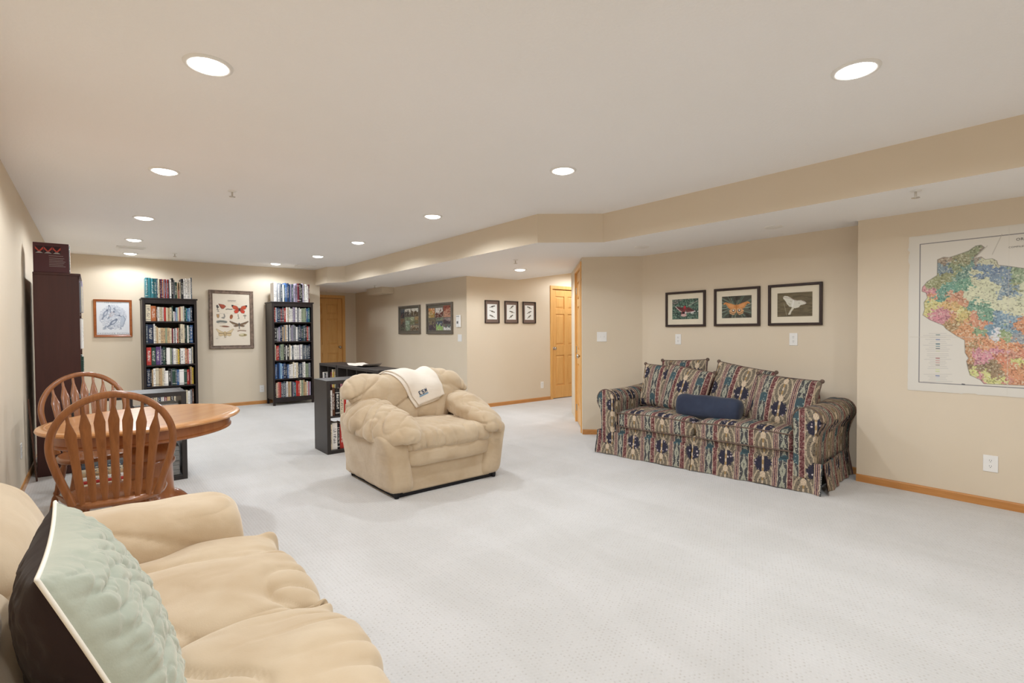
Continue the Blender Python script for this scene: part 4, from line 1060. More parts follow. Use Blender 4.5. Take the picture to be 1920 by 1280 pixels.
def sofa():
    t = thing('patterned_sofa', 'skirted sofa in navy and burgundy striped damask against the wall', 'sofa', SO, SRZ)
    LU = 2.06; DB = .86
    fx = lambda co: np.c_[co[:, 0]+.05, co[:, 2]+co[:, 1]*.9]          # stripes run up the front
    fy = lambda co: np.c_[co[:, 1]+.1, co[:, 2]]                       # side view
    V, Fq, U = puff((30, 12, 8), (.93, .40, .11), 12); V += np.array([LU/2, .44, .20]); mesh_np('base', V, Fq, M_DAM, t, True, fx)
    def skirt(name, p0, p1, nrm, seed, z1=.235):
        n, m_ = 40, 6; p0, p1, nrm = np.array(p0), np.array(p1), np.array(nrm); L = np.linalg.norm(p1-p0); V = []; UV = []
        for side in (0, 1):
            for i in range(n+1):
                for j in range(m_+1):
                    s, q = i/n, j/m_; z = .006+(z1-.006)*q; p = p0+(p1-p0)*s
                    fl = .022*(1-q)**1.2+.008*(1-q)*math.sin(s*L*17+seed)+.006*(1-q)*math.sin(s*L*41+seed*2)
                    fl += .02*(1-q)*(math.exp(-s*L/.03)+math.exp(-(1-s)*L/.03))
                    p = p+nrm*(fl-side*.006); V.append((p[0], p[1], z+.004*(1-q)*math.sin(s*L*9+seed))); UV.append(((p0[0] if abs(nrm[1]) > .5 else p0[1])+(s*L*(1 if (p1-p0).sum() > 0 else -1))+.05, z))
        k = (n+1)*(m_+1); f = gridfaces(n+1, m_+1); F2 = f+[tuple(q+k for q in a[::-1]) for a in f]
        o = mesh_np(name, np.array(V), F2, M_DAM, t, True, np.array(UV)); return o
    skirt('front_skirt', (.0, .012), (1.02, .012), (0, -1), 1); skirt('front_skirt', (1.03, .012), (2.06, .012), (0, -1), 2)
    skirt('side_skirt', (2.065, .02), (2.065, .84), (1, 0), 3); skirt('side_skirt', (-.005, .84), (-.005, .02), (-1, 0), 4)
    def cord(path, r=.006, nm='welt'): MB().tube(path, r, 8).build(nm, M_DAMW, t, smooth=True)
    # arms: rolled section swept along the depth
    def arm(s, u_in):
        X = lambda x: u_in-s*x                      # x measured outwards from the inner face
        sec = [(0, .10), (0, .30), (.0, .48)]
        c_, r = (.098, .555), .105
        for k in range(19):
            a = math.radians(-12+k*12.5); sec.append((c_[0]-r*math.cos(a)*1.0, c_[1]+r*math.sin(a)))
        sec += [(.165, .46), (.150, .36), (.150, .10)]
        sec = np.array(sec); arc = np.r_[0, np.cumsum(np.linalg.norm(np.diff(sec, axis=0), axis=1))]
        nd = 24; V = []; UV = []
        for i in range(nd+1):
            d = .02+(DB-.02)*i/nd
            sag = .012*math.sin(i/nd*math.pi)
            for k, (x, z) in enumerate(sec):
                bulge = .0 if k < 3 else .012*math.sin(i/nd*math.pi)
                V.append((X(x+ (bulge if x > .1 else 0)+.06*(i/nd)**2*(1 if x > .1 else 0)), d, z-sag*(z > .5))); UV.append((d+.13, arc[k]))
        m_ = len(sec); f = gridfaces(nd+1, m_, s < 0)
        cap = [tuple(range(m_)) if s > 0 else tuple(range(m_))[::-1], tuple(nd*m_+k for k in range(m_))[::-1 if s > 0 else 1]]
        o = mesh_np('arm', np.array(V), f+cap, M_DAM, t, True, np.array(UV))
        bm = bmesh.new(); bm.from_mesh(o.data); bmesh.ops.recalc_face_normals(bm, faces=bm.faces); bm.to_mesh(o.data); bm.free()
        # front panel following the scroll, slightly proud, with gathered welt
        fp = MB(); pts = [(X(x), z) for x, z in sec]
        cx, cz = np.mean([p[0] for p in pts]), np.mean([p[1] for p in pts])
        vs = [(x, .02, z) for x, z in pts]+[(cx+(x-cx)*.9, .0, cz+(z-cz)*.96) for x, z in pts]; n = len(pts)
        fp.add(vs, [(i, (i+1) % n, n+(i+1) % n, n+i) for i in range(n)]+[tuple(range(n, 2*n))])
        uo = .11-X(.09)
        fp.build('arm_front', M_DAM, t, smooth=35, uv=lambda co: np.c_[co[:, 0]+uo-.0, co[:, 2]], fix=True)
        cord([(x, .012, z) for x, z in pts[2:-2]], .007)
    arm(1, .205); arm(-1, 1.855)
    V, Fq, U = puff((40, 10, 24), (.83, .14, .28), (9, 4, 5)); V += np.array([1.03, .74, .50]); V[:, 1] += .10*(V[:, 2]-.4)
    V[:, 1] = np.minimum(V[:, 1], .88); mesh_np('back', V, Fq, M_DAM, t, True, fx)
    def seat(u0, u1, seed):
        V, Fq, U = puff((44, 34, 10), ((u1-u0)/2, .30, .088), (14, 10, 5)); V += np.array([(u0+u1)/2, .325, .362])
        xx = (V[:, 0]-(u0+u1)/2)/((u1-u0)/2)
        V[:, 2] += .022*(1-xx**2)*(V[:, 2] > .37); V[:, 1] -= .014*(1-xx**2)*(V[:, 1] < .1)
        V = V+vnormals(V, Fq)*(.005*fbm(V*5, seed))[:, None]
        o = mesh_np('seat_cushion', V, Fq, M_DAM, t, True, lambda co: np.c_[co[:, 0]+.05, co[:, 2]+np.clip(co[:, 1]-.06, 0, 9)*1.0+.02])
        for z in (.298, .428):
            k = [(u0+.012+(u1-u0-.024)*i/24, .030-.014*(1-((i-12)/12)**2), z+(.016*(1-((i-12)/12)**2) if z > .4 else 0)) for i in range(25)]
            MB().tube(k, .006, 8).build('welt', M_DAMW, t, smooth=True)
    seat(.205, 1.03, 81); seat(1.03, 1.855, 83)
M_DAMW = plain('damask_welt', '6b5a50', .85, .15, .35, 60)
sofa()
def dam_pillow(label, u, d, z, w, h, rot, lean, yaw, seed, uo, tk=.17):
    """loose square pillow; u, d, z = its centre in sofa coordinates."""
    p = SO+Matrix.Rotation(SRZ, 3, 'Z') @ Vector((u, d, z))
    t = thing('sofa_pillow', label, 'pillow', (p.x, p.y, p.z), SRZ+math.radians(yaw), 'matching damask pillows on the patterned sofa')
    F_, B_ = pillow_shape(w, h, tk, 30, .03, seed, .006, .42); n = F_.shape[0]
    R = rotm(math.radians(lean), 0, 0) @ rotm(0, math.radians(rot), 0)
    tr = lambda G: G.reshape(-1, 3) @ R.T
    uv = np.c_[F_[..., 0].ravel()+uo, F_[..., 2].ravel()+.05*seed]
    mesh_np('front', tr(F_), gridfaces(n, n), M_DAM, t, True, uv); mesh_np('back', tr(B_), gridfaces(n, n, True), M_DAM, t, True, uv)
    MB().tube([tuple(q) for q in tr(np.array(seam_path(F_)))], .0055, 6, closed=True).build('welt', M_DAMW, t, smooth=True)
    # knotted corners
    for a, b in ((0, n-1), (n-1, n-1)):
        q = tr(F_[a:a+1, b:b+1])[0]; k = MB(); kb = puff((6, 6, 6), (.018, .016, .018), 2)[0]+q
        mesh_np('corner_knot', kb, puff((6, 6, 6), (1, 1, 1), 2)[1], M_DAMW, t)
    return t
dam_pillow('striped damask pillow at the far left end of the patterned sofa', .46, .55, .675, .50, .45, 2, -16, 0, 1, .10)
dam_pillow('striped damask pillow peeking out behind the two left pillows', .62, .68, .725, .50, .46, -3, -12, 0, 2, .02)
dam_pillow('striped damask pillow second from left, leaning over the first', .74, .47, .665, .50, .46, 8, -18, -4, 3, .17)
dam_pillow('striped damask pillow in the middle, behind the navy bolster', 1.25, .53, .69, .54, .48, 9, -18, 0, 4, .13)
dam_pillow('striped damask pillow at the right end by the rolled arm', 1.66, .42, .635, .54, .45, 4, -20, -6, 5, .17)
def bolster():
    p = SO+Matrix.Rotation(SRZ, 3, 'Z') @ Vector((1.06, .28, .535))
    t = thing('lumbar_pillow', 'navy knitted lumbar pillow lying on the patterned sofa', 'pillow', p, SRZ+math.radians(1))
    V, Fq, U = puff((60, 20, 20), (.305, .085, .112), (11, 2.6, 3.0)); V = V @ rotm(math.radians(-18), math.radians(1), 0).T
    finish('cover', V, Fq, M_NAVY, t, lambda V: .004*fbm(V*7, 91)+.003*ridge(np.c_[V[:, 0]*6, V[:, 1]*14, V[:, 2]*14], 92))
bolster()
# ------------------------------------------------------------------ pictures: flat prints as fine coloured grids
class Cv:
    def __init__(s, w, h, bg):
        s.w, s.h = w, h; s.a = np.empty((h, w, 3)); s.a[:] = C(bg) if isinstance(bg, str) else bg
        s.X, s.Y = np.meshgrid((np.arange(w)+.5)/w, (np.arange(h)+.5)/h); s.asp = h/w
    def put(s, mask, col, al=1.0):
        c = np.array(C(col) if isinstance(col, str) else col); m = np.clip(mask*al, 0, 1)[..., None]; s.a = s.a*(1-m)+c*m; return s
    def poly(s, pts, col, al=1.0):
        P_ = np.array(pts, float); ins = np.zeros(s.X.shape, bool); n = len(P_)
        for i in range(n):
            x0, y0 = P_[i]; x1, y1 = P_[(i+1) % n]
            if y0 == y1: continue
            c = ((y0 > s.Y) != (y1 > s.Y)) & (s.X < (x1-x0)*(s.Y-y0)/(y1-y0)+x0); ins ^= c
        return s.put(ins.astype(float), col, al)
    def ell(s, cx, cy, rx, ry, col, rot=0.0, al=1.0):
        dx, dy = s.X-cx, (s.Y-cy)*s.asp; c, q = math.cos(rot), math.sin(rot)
        x, y = dx*c+dy*q, -dx*q+dy*c
        d = np.sqrt((x/rx)**2+(y/ry)**2); return s.put(np.clip((1-d)*min(rx, ry)*s.w+.5, 0, 1), col, al)
    def line(s, pts, wd, col, al=1.0):
        m = np.zeros(s.X.shape)
        for (x0, y0), (x1, y1) in zip(pts[:-1], pts[1:]):
            ax, ay, bx, by = x0, y0*s.asp, x1, y1*s.asp; px, py = s.X, s.Y*s.asp; L2 = max(1e-9, (bx-ax)**2+(by-ay)**2)
            t = np.clip(((px-ax)*(bx-ax)+(py-ay)*(by-ay))/L2, 0, 1); d = np.hypot(px-ax-t*(bx-ax), py-ay-t*(by-ay)); m = np.maximum(m, np.clip((wd/2-d)*s.w+.5, 0, 1))
        return s.put(m, col, al)
    def noise(s, fx, fy, seed, o=3): return fbm(np.c_[s.X.ravel()*fx, s.Y.ravel()*fy, np.full(s.X.size, seed*1.7)], seed, o).reshape(s.X.shape)
def mk_print():
    m = Mat('printed_paper', .55, .3); a = m.node('ShaderNodeAttribute'); a.attribute_name = 'ink'; m.color(a.outputs['Color']); return m.m
M_PRINT = mk_print()
def print_mesh(name, cv, w, h, parent, y=0.0, mat=None):
    """flat grid in local x-z, facing -y, centred."""
    n, k = cv.w, cv.h
    X, Z = np.meshgrid(np.linspace(-w/2, w/2, n), np.linspace(h/2, -h/2, k)); V = np.c_[X.ravel(), np.full(X.size, y), Z.ravel()]
    i, j = np.meshgrid(np.arange(k-1), np.arange(n-1), indexing='ij'); a = (i*n+j).ravel(); Fq = np.c_[a, a+n, a+n+1, a+1]
    me = bpy.data.meshes.new(name); me.vertices.add(len(V)); me.vertices.foreach_set('co', V.ravel()); me.loops.add(Fq.size); me.loops.foreach_set('vertex_index', Fq.ravel().astype(np.int32))
    me.polygons.add(len(Fq)); me.polygons.foreach_set('loop_start', np.arange(0, Fq.size, 4, dtype=np.int32)); me.update(calc_edges=True); me.validate()
    at = me.attributes.new('ink', 'FLOAT_COLOR', 'POINT'); at.data.foreach_set('color', np.c_[cv.a.reshape(-1, 3), np.ones(cv.a.size//3)].astype(np.float32).ravel())
    me.materials.append(mat or M_PRINT)
    o = bpy.data.objects.new(name, me); COL.objects.link(o); o.parent = parent; return o
def picture(label, cat, loc, nrm, w, h, fw, fmat, matw=0.0, cv=None, depth=.022, prof='flat', matcol=None, name='framed_picture', group=None, matb=None):
    rz = math.atan2(nrm[1], nrm[0])+math.pi/2
    t = thing(name, label, cat, loc, rz, group)
    fr = MB()
    o_ = [(-w/2, -h/2), (w/2, -h/2), (w/2, h/2), (-w/2, h/2)]
    if prof == 'flat': pr = [(0, 0), (0, -depth), (fw*.15, -depth-.002), (fw*.85, -depth-.002), (fw, -depth+.002), (fw, 0)]
    else: pr = [(0, 0), (0, -depth*.8), (fw*.2, -depth), (fw*.4, -depth*.72), (fw*.7, -depth*.62), (fw*.85, -depth*.8), (fw, -depth*.55), (fw, 0)]
    rings = []
    for k, y in pr: rings.append([(x-math.copysign(k, x), y, z-math.copysign(k, z)) for x, z in o_])
    v = [p for r_ in rings for p in r_]; m_ = len(pr)
    fr.add(v, [(a*4+i, a*4+(i+1) % 4, ((a+1) % m_)*4+(i+1) % 4, ((a+1) % m_)*4+i) for a in range(m_) for i in range(4)])
    fr.build('frame', fmat, t, fix=True)
    iw, ih = w-2*fw, h-2*fw
    box_obj('mat_board' if matw else 'backing', -iw/2, iw/2, -.008, -.002, -ih/2, ih/2, matcol or M_MATW, t, 0)
    mb_ = matb if matb else (matw, matw)
    if cv is not None: print_mesh('print', cv, iw-2*mb_[0], ih-2*mb_[1], t, -.0095)
    return t
M_MATW = plain('mat_board', 'e3d9c4', .8, .1, .02); M_FRAMED = plain('dark_frame', '34231d', .4, .4, .1, 12); M_FRAMEB = plain('dark_bird_frame', '33261f', .4, .4, .1, 12)
M_MATB = plain('taupe_mat', '7d6a60', .8, .1, .05); M_FRAMEO = wood('orange_oak_frame', '8e4a22', 'b06a38', axis='x'); M_FRAMEG = plain('distressed_frame', '7d6a5c', .55, .3, .35, 26)
M_FRAMEP = plain('pewter_frame', '6f675c', .4, .5, .15, 15)

def moth_dark():
    c = Cv(96, 74, '3f4f47'); n = c.noise(30, 16, 3); n2 = c.noise(14, 26, 5)
    c.put((n > .15).astype(float), '5f7d6a', .8); c.put((n2 > .35).astype(float), '8aa08d', .7); c.put((n < -.45).astype(float), '22322e', .8)
    c.put(((c.X+c.Y*1.2 < .45) & (n2 > 0)).astype(float), '9a8a86', .6)
    for k in range(9): c.line([(.1+.1*k, .05), (.35+.08*k, .95)], .008, '7f9b86', .5)
    c.line([(.62, .35), (.98, .12)], .014, 'b9b3a8'); 
    c.poly([(.5, .46), (.33, .40), (.13, .36), (.16, .46), (.30, .60), (.44, .66)], '6d3a3a'); c.poly([(.5, .46), (.66, .42), (.86, .60), (.70, .66), (.56, .66)], '6d3a3a')
    c.line([(.13, .36), (.30, .58), (.44, .66)], .022, 'd8c5c0'); c.line([(.86, .62), (.68, .66), (.56, .67)], .022, 'd8c5c0'); c.line([(.2, .42), (.42, .5)], .02, '2a1818'); c.line([(.8, .58), (.6, .5)], .02, '2a1818')
    c.ell(.45, .70, .10, .10, '7d3d3d'); c.ell(.45, .80, .11, .05, 'cdaaa4'); c.ell(.44, .68, .045, .04, '15101a'); c.ell(.52, .68, .03, .04, 'd9cfcf'); c.ell(.485, .42, .045, .06, 'b5303a'); c.ell(.485, .53, .035, .06, '8a2f33')
    c.put(((n > .3) & (c.X > .7) & (c.Y > .6) & (c.Y < .8)).astype(float), 'e6e4e6', .9); return c
def moth_orange():
    c = Cv(96, 78, '4b4a40')
    R_ = random.Random(4)
    for k in range(46):
        a = R_.uniform(-1.4, 1.4); col = R_.choice(['6f8a76', '8fa596', '55685a', '3a3128', '7d7a66', 'a3b3a4']); x0, y0 = .5+R_.uniform(-.1, .1), .55+R_.uniform(-.1, .1)
        for sg in (-1, 1): c.line([(x0, y0), (x0+sg*.7*math.cos(a), y0+.7*math.sin(a))], .012, col, .8)
    c.put((c.noise(7, 7, 8) > .35).astype(float), '332a22', .7)
    for sg in (-1, 1):
        X = lambda x: .5+sg*x
        c.poly([(X(.0), .44), (X(.06), .40), (X(.2), .33), (X(.36), .27), (X(.43), .31), (X(.45), .38), (X(.36), .36), (X(.26), .55), (X(.16), .62), (X(.02), .55)], 'c9884f'); c.poly([(X(.08), .42), (X(.3), .33), (X(.24), .5), (X(.1), .55)], 'd79a62')
        c.poly([(X(.0), .55), (X(.14), .56), (X(.25), .66), (X(.22), .80), (X(.10), .86), (X(.02), .78)], 'd2a273'); c.ell(X(.10), .66, .05, .05, '3a2a26'); c.ell(X(.10), .65, .028, .028, 'e8e0d2'); c.line([(X(.03), .78), (X(.12), .80), (X(.23), .72)], .018, '5a4030')
    c.ell(.5, .5, .03, .10, 'b9783f'); return c
def moth_luna():
    c = Cv(96, 72, '665b44'); n = c.noise(6, 26, 6); c.put((n > 0).astype(float), '766a50', .7); c.put((n < -.4).astype(float), '574d3a', .6)
    c.line([(.20, .45), (.28, .95)], .012, '9a927c')
    pale, sh = 'd9d6c8', 'c0bda9'
    c.poly([(.17, .17), (.22, .13), (.30, .14), (.40, .22), (.48, .30), (.56, .33), (.68, .33), (.80, .40), (.84, .47), (.78, .51), (.68, .53), (.62, .62), (.52, .66), (.46, .62), (.36, .58), (.29, .48), (.25, .36), (.18, .24)], pale)
    c.poly([(.44, .60), (.50, .64), (.42, .78), (.38, .92), (.355, .90), (.385, .80), (.345, .93), (.32, .90), (.38, .74)], 'd3cfbc')
    c.line([(.48, .32), (.44, .58)], .03, 'ece9e2'); c.line([(.18, .18), (.40, .24), (.52, .34), (.72, .36), (.83, .46)], .012, '9a7f78'); c.ell(.40, .36, .012, .012, '8a7d6a'); c.ell(.63, .45, .012, .012, '8a7d6a'); c.poly([(.30, .42), (.40, .46), (.38, .56)], sh); return c
for lab, yc, w, cvf in (('framed photograph of a dark red and white moth above the sofa', 3.183, .492, moth_dark), ('framed photograph of an orange moth with eyespots above the sofa', 2.595, .480, moth_orange), ('framed photograph of a pale green moth above the sofa', 2.034, .478, moth_luna)):
    picture(lab, 'picture', (5.113, yc, 1.499), (-1, 0), w, .393, .024, M_FRAMED, .06, cvf(), group='moth photographs over the sofa')

def bird_print(seed):
    c = Cv(44, 72, 'e6e6e2'); R_ = random.Random(seed); n = c.noise(20, 30, seed)
    for k, y in enumerate((.16, .48, .78)):
        s = 1 if (k+seed) % 3 else -1; a = R_.uniform(.3, .8)*(1 if seed != 1 or k != 1 else -1)
        x = .5+R_.uniform(-.05, .05); dx, dy = .26*s*math.cos(a), -.26*math.sin(a)*.6
        ink = R_.choice(['2c2a26', '3a3630', '45413a']); wing = R_.choice(['6f6a60', '1e1c1a', '5a4f3c'])
        c.line([(x-dx*1.15, y-dy*1.15), (x-dx*.3, y-dy*.3)], .05, ink)
        c.ell(x, y, .15, .075, ink, -a*s); c.ell(x+dx*.12, y+.025, .09, .04, 'b9b4a6', -a*s); c.ell(x-dx*.2, y-dy*.2, .11, .04, wing, -a*s)
        c.ell(x+dx*.72, y+dy*.72, .062, .058, ink); c.poly([(x+dx*.9, y+dy*.9-.012), (x+dx*1.25, y+dy*.95), (x+dx*.9, y+dy*.9+.012)], '1c1a18')
        c.line([(x+.02, y+.05), (x+.03, y+.095)], .022, '8a8578'); c.line([(x-.1, y+.115), (x+.12, y+.112)], .012, '9a9a98', .5)
    return c
for lab, xc, w, sd in (('dark framed print of three small birds, leftmost of three on the hall wall', 5.157, .300, 1), ('dark framed print of three small birds, middle of three on the hall wall', 5.572, .297, 2), ('dark framed print of three small birds, nearest the oak door', 5.982, .301, 3)):
    picture(lab, 'picture', (xc, 6.828, 1.592), (0, -1), w, .382, .012, M_FRAMEB, .0, bird_print(sd), matcol=M_MATB, name='bird_print', group='bird prints on the hall wall', matb=(.036, .052))

def collage(seed):
    c = Cv(120, 76, '6a6458'); R_ = random.Random(seed)
    if seed == 1:
        cells = [(.05, .07, .24, .42, '58636a', '3c4044'), (.27, .07, .57, .36, 'd8d2c4', '4a4440'), (.60, .07, .93, .36, 'd6d0c2', '5a4a36'), (.05, .46, .24, .92, '7a5a48', '4f4642'), (.27, .40, .57, .50, '7c8468', '8a9274'), (.30, .52, .52, .92, '93a58f', '7f9078'), (.55, .40, .74, .70, '8f9674', '74785a'), (.77, .38, .94, .66, 'a08a62', '6e5c40'), (.55, .72, .94, .92, '8a7f68', '57503f')]
    else:
        cells = [(.04, .12, .31, .46, 'c6844c', 'a98a4a'), (.34, .12, .64, .46, 'cfc8c0', '5f2f26'), (.67, .05, .95, .46, '8f4d3c', 'b98a72'), (.04, .50, .34, .92, '6f6450', '4c3f4a'), (.37, .48, .64, .56, '6b7a62', '7d8a72'), (.37, .60, .64, .92, '38485a', '8fb06a'), (.67, .49, .95, .70, '9a8a86', '4c4044'), (.67, .73, .95, .92, '55585f', 'd8d6d2')]
    n = c.noise(40, 30, seed); n2 = c.noise(18, 14, seed+5)
    for k, (x0, y0, x1, y1, a, b) in enumerate(cells):
        m_ = ((c.X > x0) & (c.X < x1) & (c.Y > y0) & (c.Y < y1)).astype(float); c.put(m_, a)
        f = (c.Y-y0)/(y1-y0); c.put(m_*(f+n2*.25 > .38), b); c.put(m_*(n > .35), R_.choice(['cfc6b4', '2e2a2a', 'a39678', '7b8a6a']), .6); c.put(m_*(n < -.4), R_.choice(['2e2a2a', '4f4638', '8f5a44']), .6)
    return c
for lab, yc, w, sd in (('grey framed photo collage of prairie views, farther from the hall corner', 8.742, .84, 1), ('grey framed photo collage with autumn trees, beside the thermostat', 7.655, .855, 2)):
    picture(lab, 'picture', (4.648, yc, 1.494), (-1, 0), w, .538, .03, M_FRAMEP, .0, collage(sd), depth=.03, name='photo_collage', group='photo collages on the alcove wall')

# bird engraving with lettering
def engraving():
    c = Cv(150, 180, 'dcdee2'); R_ = random.Random(12); ink, lt = '838b9c', 'a9b0bd'
    n = c.noise(26, 30, 3); r = np.hypot((c.X-.5)/.42, (c.Y-.47)/.38)
    c.put(((n > .12) & (r < 1.0)).astype(float), 'b7bdc9', .75); c.put(((n < -.35) & (r < .95)).astype(float), '98a0b0', .6)
    for k in range(230):
        a = R_.uniform(0, 6.28); q = R_.uniform(.05, .42); x, y = .5+q*math.cos(a)*.95, .47+q*math.sin(a)*.88; l = R_.uniform(.015, .05); b = a+R_.uniform(-1, 1)
        c.line([(x, y), (x+l*math.cos(b), y+l*math.sin(b))], .009, R_.choice([ink, lt, '9199a8', 'c3c8d0']), .8)
    def bird(x, y, a, s, body='8c94a5'):
        dx, dy = math.cos(a), math.sin(a)
        c.line([(x-dx*.17*s, y-dy*.15*s), (x, y)], .035*s, ink); c.ell(x, y, .10*s, .048*s, body, a); c.ell(x+dx*.02, y+dy*.02+.012, .06*s, .022*s, 'bfc3cc', a); c.ell(x+dx*.10*s, y+dy*.09*s, .03*s, .028*s, '737b8d'); c.line([(x+dx*.11*s, y+dy*.1*s), (x+dx*.15*s, y+dy*.13*s)], .01, ink)
    bird(.40, .20, -1.75, .9); bird(.27, .36, -1.1, 1.25); bird(.46, .38, -.9, 1.1, 'b8b0b4'); bird(.63, .33, 1.0, 1.1, 'abb2bf'); bird(.50, .62, -.75, 1.35, '7b8496')
    c.poly([(.72, .44), (.84, .40), (.88, .52), (.84, .66), (.78, .76), (.70, .78), (.72, .62)], 'b4bcc8'); c.line([(.55, .39), (.76, .45)], .018, ink); c.line([(.80, .42), (.87, .52), (.80, .74)], .02, '8c94a4')
    c.put(((n > .05) & (c.Y > .72) & (c.Y < .84) & (c.X > .18) & (c.X < .8)).astype(float), '8f97a8', .8)
    c.put(((c.Y < .09) | (c.Y > .85)).astype(float), 'dcdee2')
    return c
pg = picture('oak framed engraving of pigeons left of the first bookcase', 'picture', (.226, 9.868, 1.501), (0, -1), .462, .568, .034, M_FRAMEO, .0, engraving(), depth=.03, prof='step', name='bird_engraving')
def lettering(txt, size, x, z, parent, mat, sx=1.0, y=-.0105, align='CENTER', rz=0):
    cu = bpy.data.curves.new('lettering', 'FONT'); cu.body = txt; cu.size = size; cu.align_x = align; cu.space_character = sx; cu.extrude = .0002; cu.resolution_u = 3
    ob = bpy.data.objects.new('lettering', cu); COL.objects.link(ob)
    dg = bpy.context.evaluated_depsgraph_get(); me = bpy.data.meshes.new_from_object(ob.evaluated_get(dg)); bpy.data.objects.remove(ob); bpy.data.curves.remove(cu)
    me.materials.clear(); me.materials.append(mat); o = bpy.data.objects.new('lettering', me); COL.objects.link(o); o.parent = parent; o.location = (x, y, z); o.rotation_euler = (math.pi/2, 0, 0); return o
M_INK = plain('grey_ink', '8b93a0', .8, .1, .05); M_INKB = plain('black_ink', '3a3530', .8, .1, .05)
lettering('THE SOCIETY', .024, 0, .226, pg, M_INK, 1.5); lettering('PASSENGER PIGEON', .038, 0, -.245, pg, M_INK, 1.12)

def insects():
    c = Cv(150, 222, 'e2d5c2'); n = c.noise(4, 6, 2); c.put((n > .1).astype(float), 'ddcfba', .5)
    ink = '3b3430'
    def wing(pts, col, cx=None, edge=ink):
        c.poly(pts, col); c.line(pts+[pts[0]], .008, edge, .9)
    # title strokes
    for k in range(7): c.line([(.405+.032*k, .138+.004*(k % 2)), (.425+.032*k, .130)], .014, '55504a')
    c.line([(.40, .160), (.63, .160)], .004, '9b9184')
    # orange butterfly
    for s in (-1, 1):
        X = lambda x: .715+s*x
        wing([(X(.012), .285), (X(.08), .235), (X(.20), .215), (X(.215), .235), (X(.17), .285), (X(.15), .30), (X(.02), .305)], 'c8512f'); c.poly([(X(.16), .222), (X(.215), .214), (X(.205), .245), (X(.18), .25)], '2a2422')
        wing([(X(.012), .305), (X(.10), .305), (X(.15), .33), (X(.13), .375), (X(.07), .375), (X(.012), .335)], 'd0462f')
        for k in range(3): c.line([(X(.015), .295), (X(.06+.05*k), .24+.012*k)], .005, ink); c.line([(X(.015), .31), (X(.05+.035*k), .372-.02*k)], .005, ink)
    c.ell(.715, .30, .014, .05, '2e2826')
    # side butterfly
    wing([(.155, .20), (.30, .215), (.35, .245), (.29, .29), (.24, .295), (.20, .265)], 'a9503a'); c.line([(.16, .205), (.25, .28)], .008, ink); wing([(.10, .23), (.13, .22), (.165, .265), (.13, .29), (.10, .26)], '57524c'); c.line([(.12, .29), (.15, .34)], .014, '6b645a'); c.line([(.10, .315), (.17, .31)], .012, '6b645a'); c.line([(.12, .345), (.17, .345)], .012, '55504a')
    c.line([(.35, .305), (.40, .295), (.46, .302), (.52, .298)], .022, '4f4a44')
    # row of pupae
    wing([(.10, .40), (.17, .40), (.165, .45), (.14, .475), (.11, .45)], 'b98f62'); c.line([(.30, .40), (.315, .44), (.29, .475), (.24, .465)], .034, '8f8a80'); c.line([(.24, .465), (.28, .45)], .02, '8f8a80')
    c.ell(.49, .445, .042, .068, '9a5a36', .25); c.line([(.46, .42), (.52, .43)], .008, ink); c.line([(.675, .40), (.68, .44), (.70, .475), (.67, .482)], .022, '8d8678'); c.line([(.86, .42), (.86, .475)], .018, '7d766c'); c.ell(.86, .42, .045, .026, '8d8678')
    # caterpillar, sphinx moth
    c.line([(.12, .545), (.19, .533), (.27, .535), (.35, .545)], .062, '87877f'); c.line([(.12, .55), (.19, .54), (.27, .542), (.35, .552)], .012, '55554f')
    for k in range(6): c.line([(.14+.035*k, .56), (.14+.035*k, .578)], .010, '6a6a62')
    c.ell(.30, .632, .125, .028, 'd3bda0', .08); c.ell(.33, .632, .10, .022, '8a5a46', .06); c.line([(.18, .625), (.44, .64)], .007, '5a4030')
    for s in (-1, 1):
        X = lambda x: .70+s*x
        wing([(X(.01), .585), (X(.10), .565), (X(.25), .525), (X(.26), .54), (X(.17), .59), (X(.03), .61)], '8a6f55'); wing([(X(.02), .60), (X(.10), .605), (X(.16), .62), (X(.11), .64), (X(.03), .63)], '7b6149')
        for k in range(3): c.line([(X(.04+.06*k), .585-.012*k), (X(.09+.06*k), .575-.01*k)], .012, '5c4736')
    c.ell(.70, .60, .024, .06, '57504a'); c.line([(.70, .62), (.703, .672)], .028, '6e6258')
    # big pale moth
    for s in (-1, 1):
        X = lambda x: .315+s*x
        wing([(X(.03), .745), (X(.10), .725), (X(.22), .675), (X(.235), .685), (X(.17), .755), (X(.03), .775)], 'd7bf97', edge='a08a64'); wing([(X(.03), .77), (X(.16), .765), (X(.17), .80), (X(.12), .82), (X(.03), .80)], 'cfb68d', edge='a08a64'); c.line([(X(.02), .765), (X(.165), .762)], .016, '6b573e')
    c.ell(.315, .775, .04, .075, 'c9ad80'); c.line([(.285, .75), (.30, .845), (.335, .845), (.345, .75)], .010, '6b573e')
    c.line([(.66, .722), (.72, .708), (.80, .712), (.88, .718)], .030, 'ab8f78'); c.line([(.66, .73), (.72, .716), (.80, .72), (.88, .726)], .010, '6a5848')
    c.ell(.80, .80, .115, .042, 'b3a278'); c.ell(.77, .795, .06, .026, 'd8cda6'); c.line([(.70, .805), (.90, .80)], .008, '6a5a3a'); c.ell(.85, .80, .03, .02, '8a744c')
    R_ = random.Random(3)
    for k in range(26):
        x, y = R_.uniform(.08, .85), R_.choice([.2, .235, .26, .375, .385, .42, .44, .505, .515, .6, .66, .685, .70, .83, .84, .86]); c.line([(x, y), (x+R_.uniform(.03, .10), y)], .0045, 'a1988c', .8)
    c.line([(.08, .865), (.12, .86)], .012, '8a8378'); return c
picture('weathered grey framed poster of butterflies, moths and caterpillars', 'picture', (1.835, 9.868, 1.496), (0, -1), .682, 1.0, .058, M_FRAMEG, .0, insects(), depth=.03, prof='step', name='insect_poster')

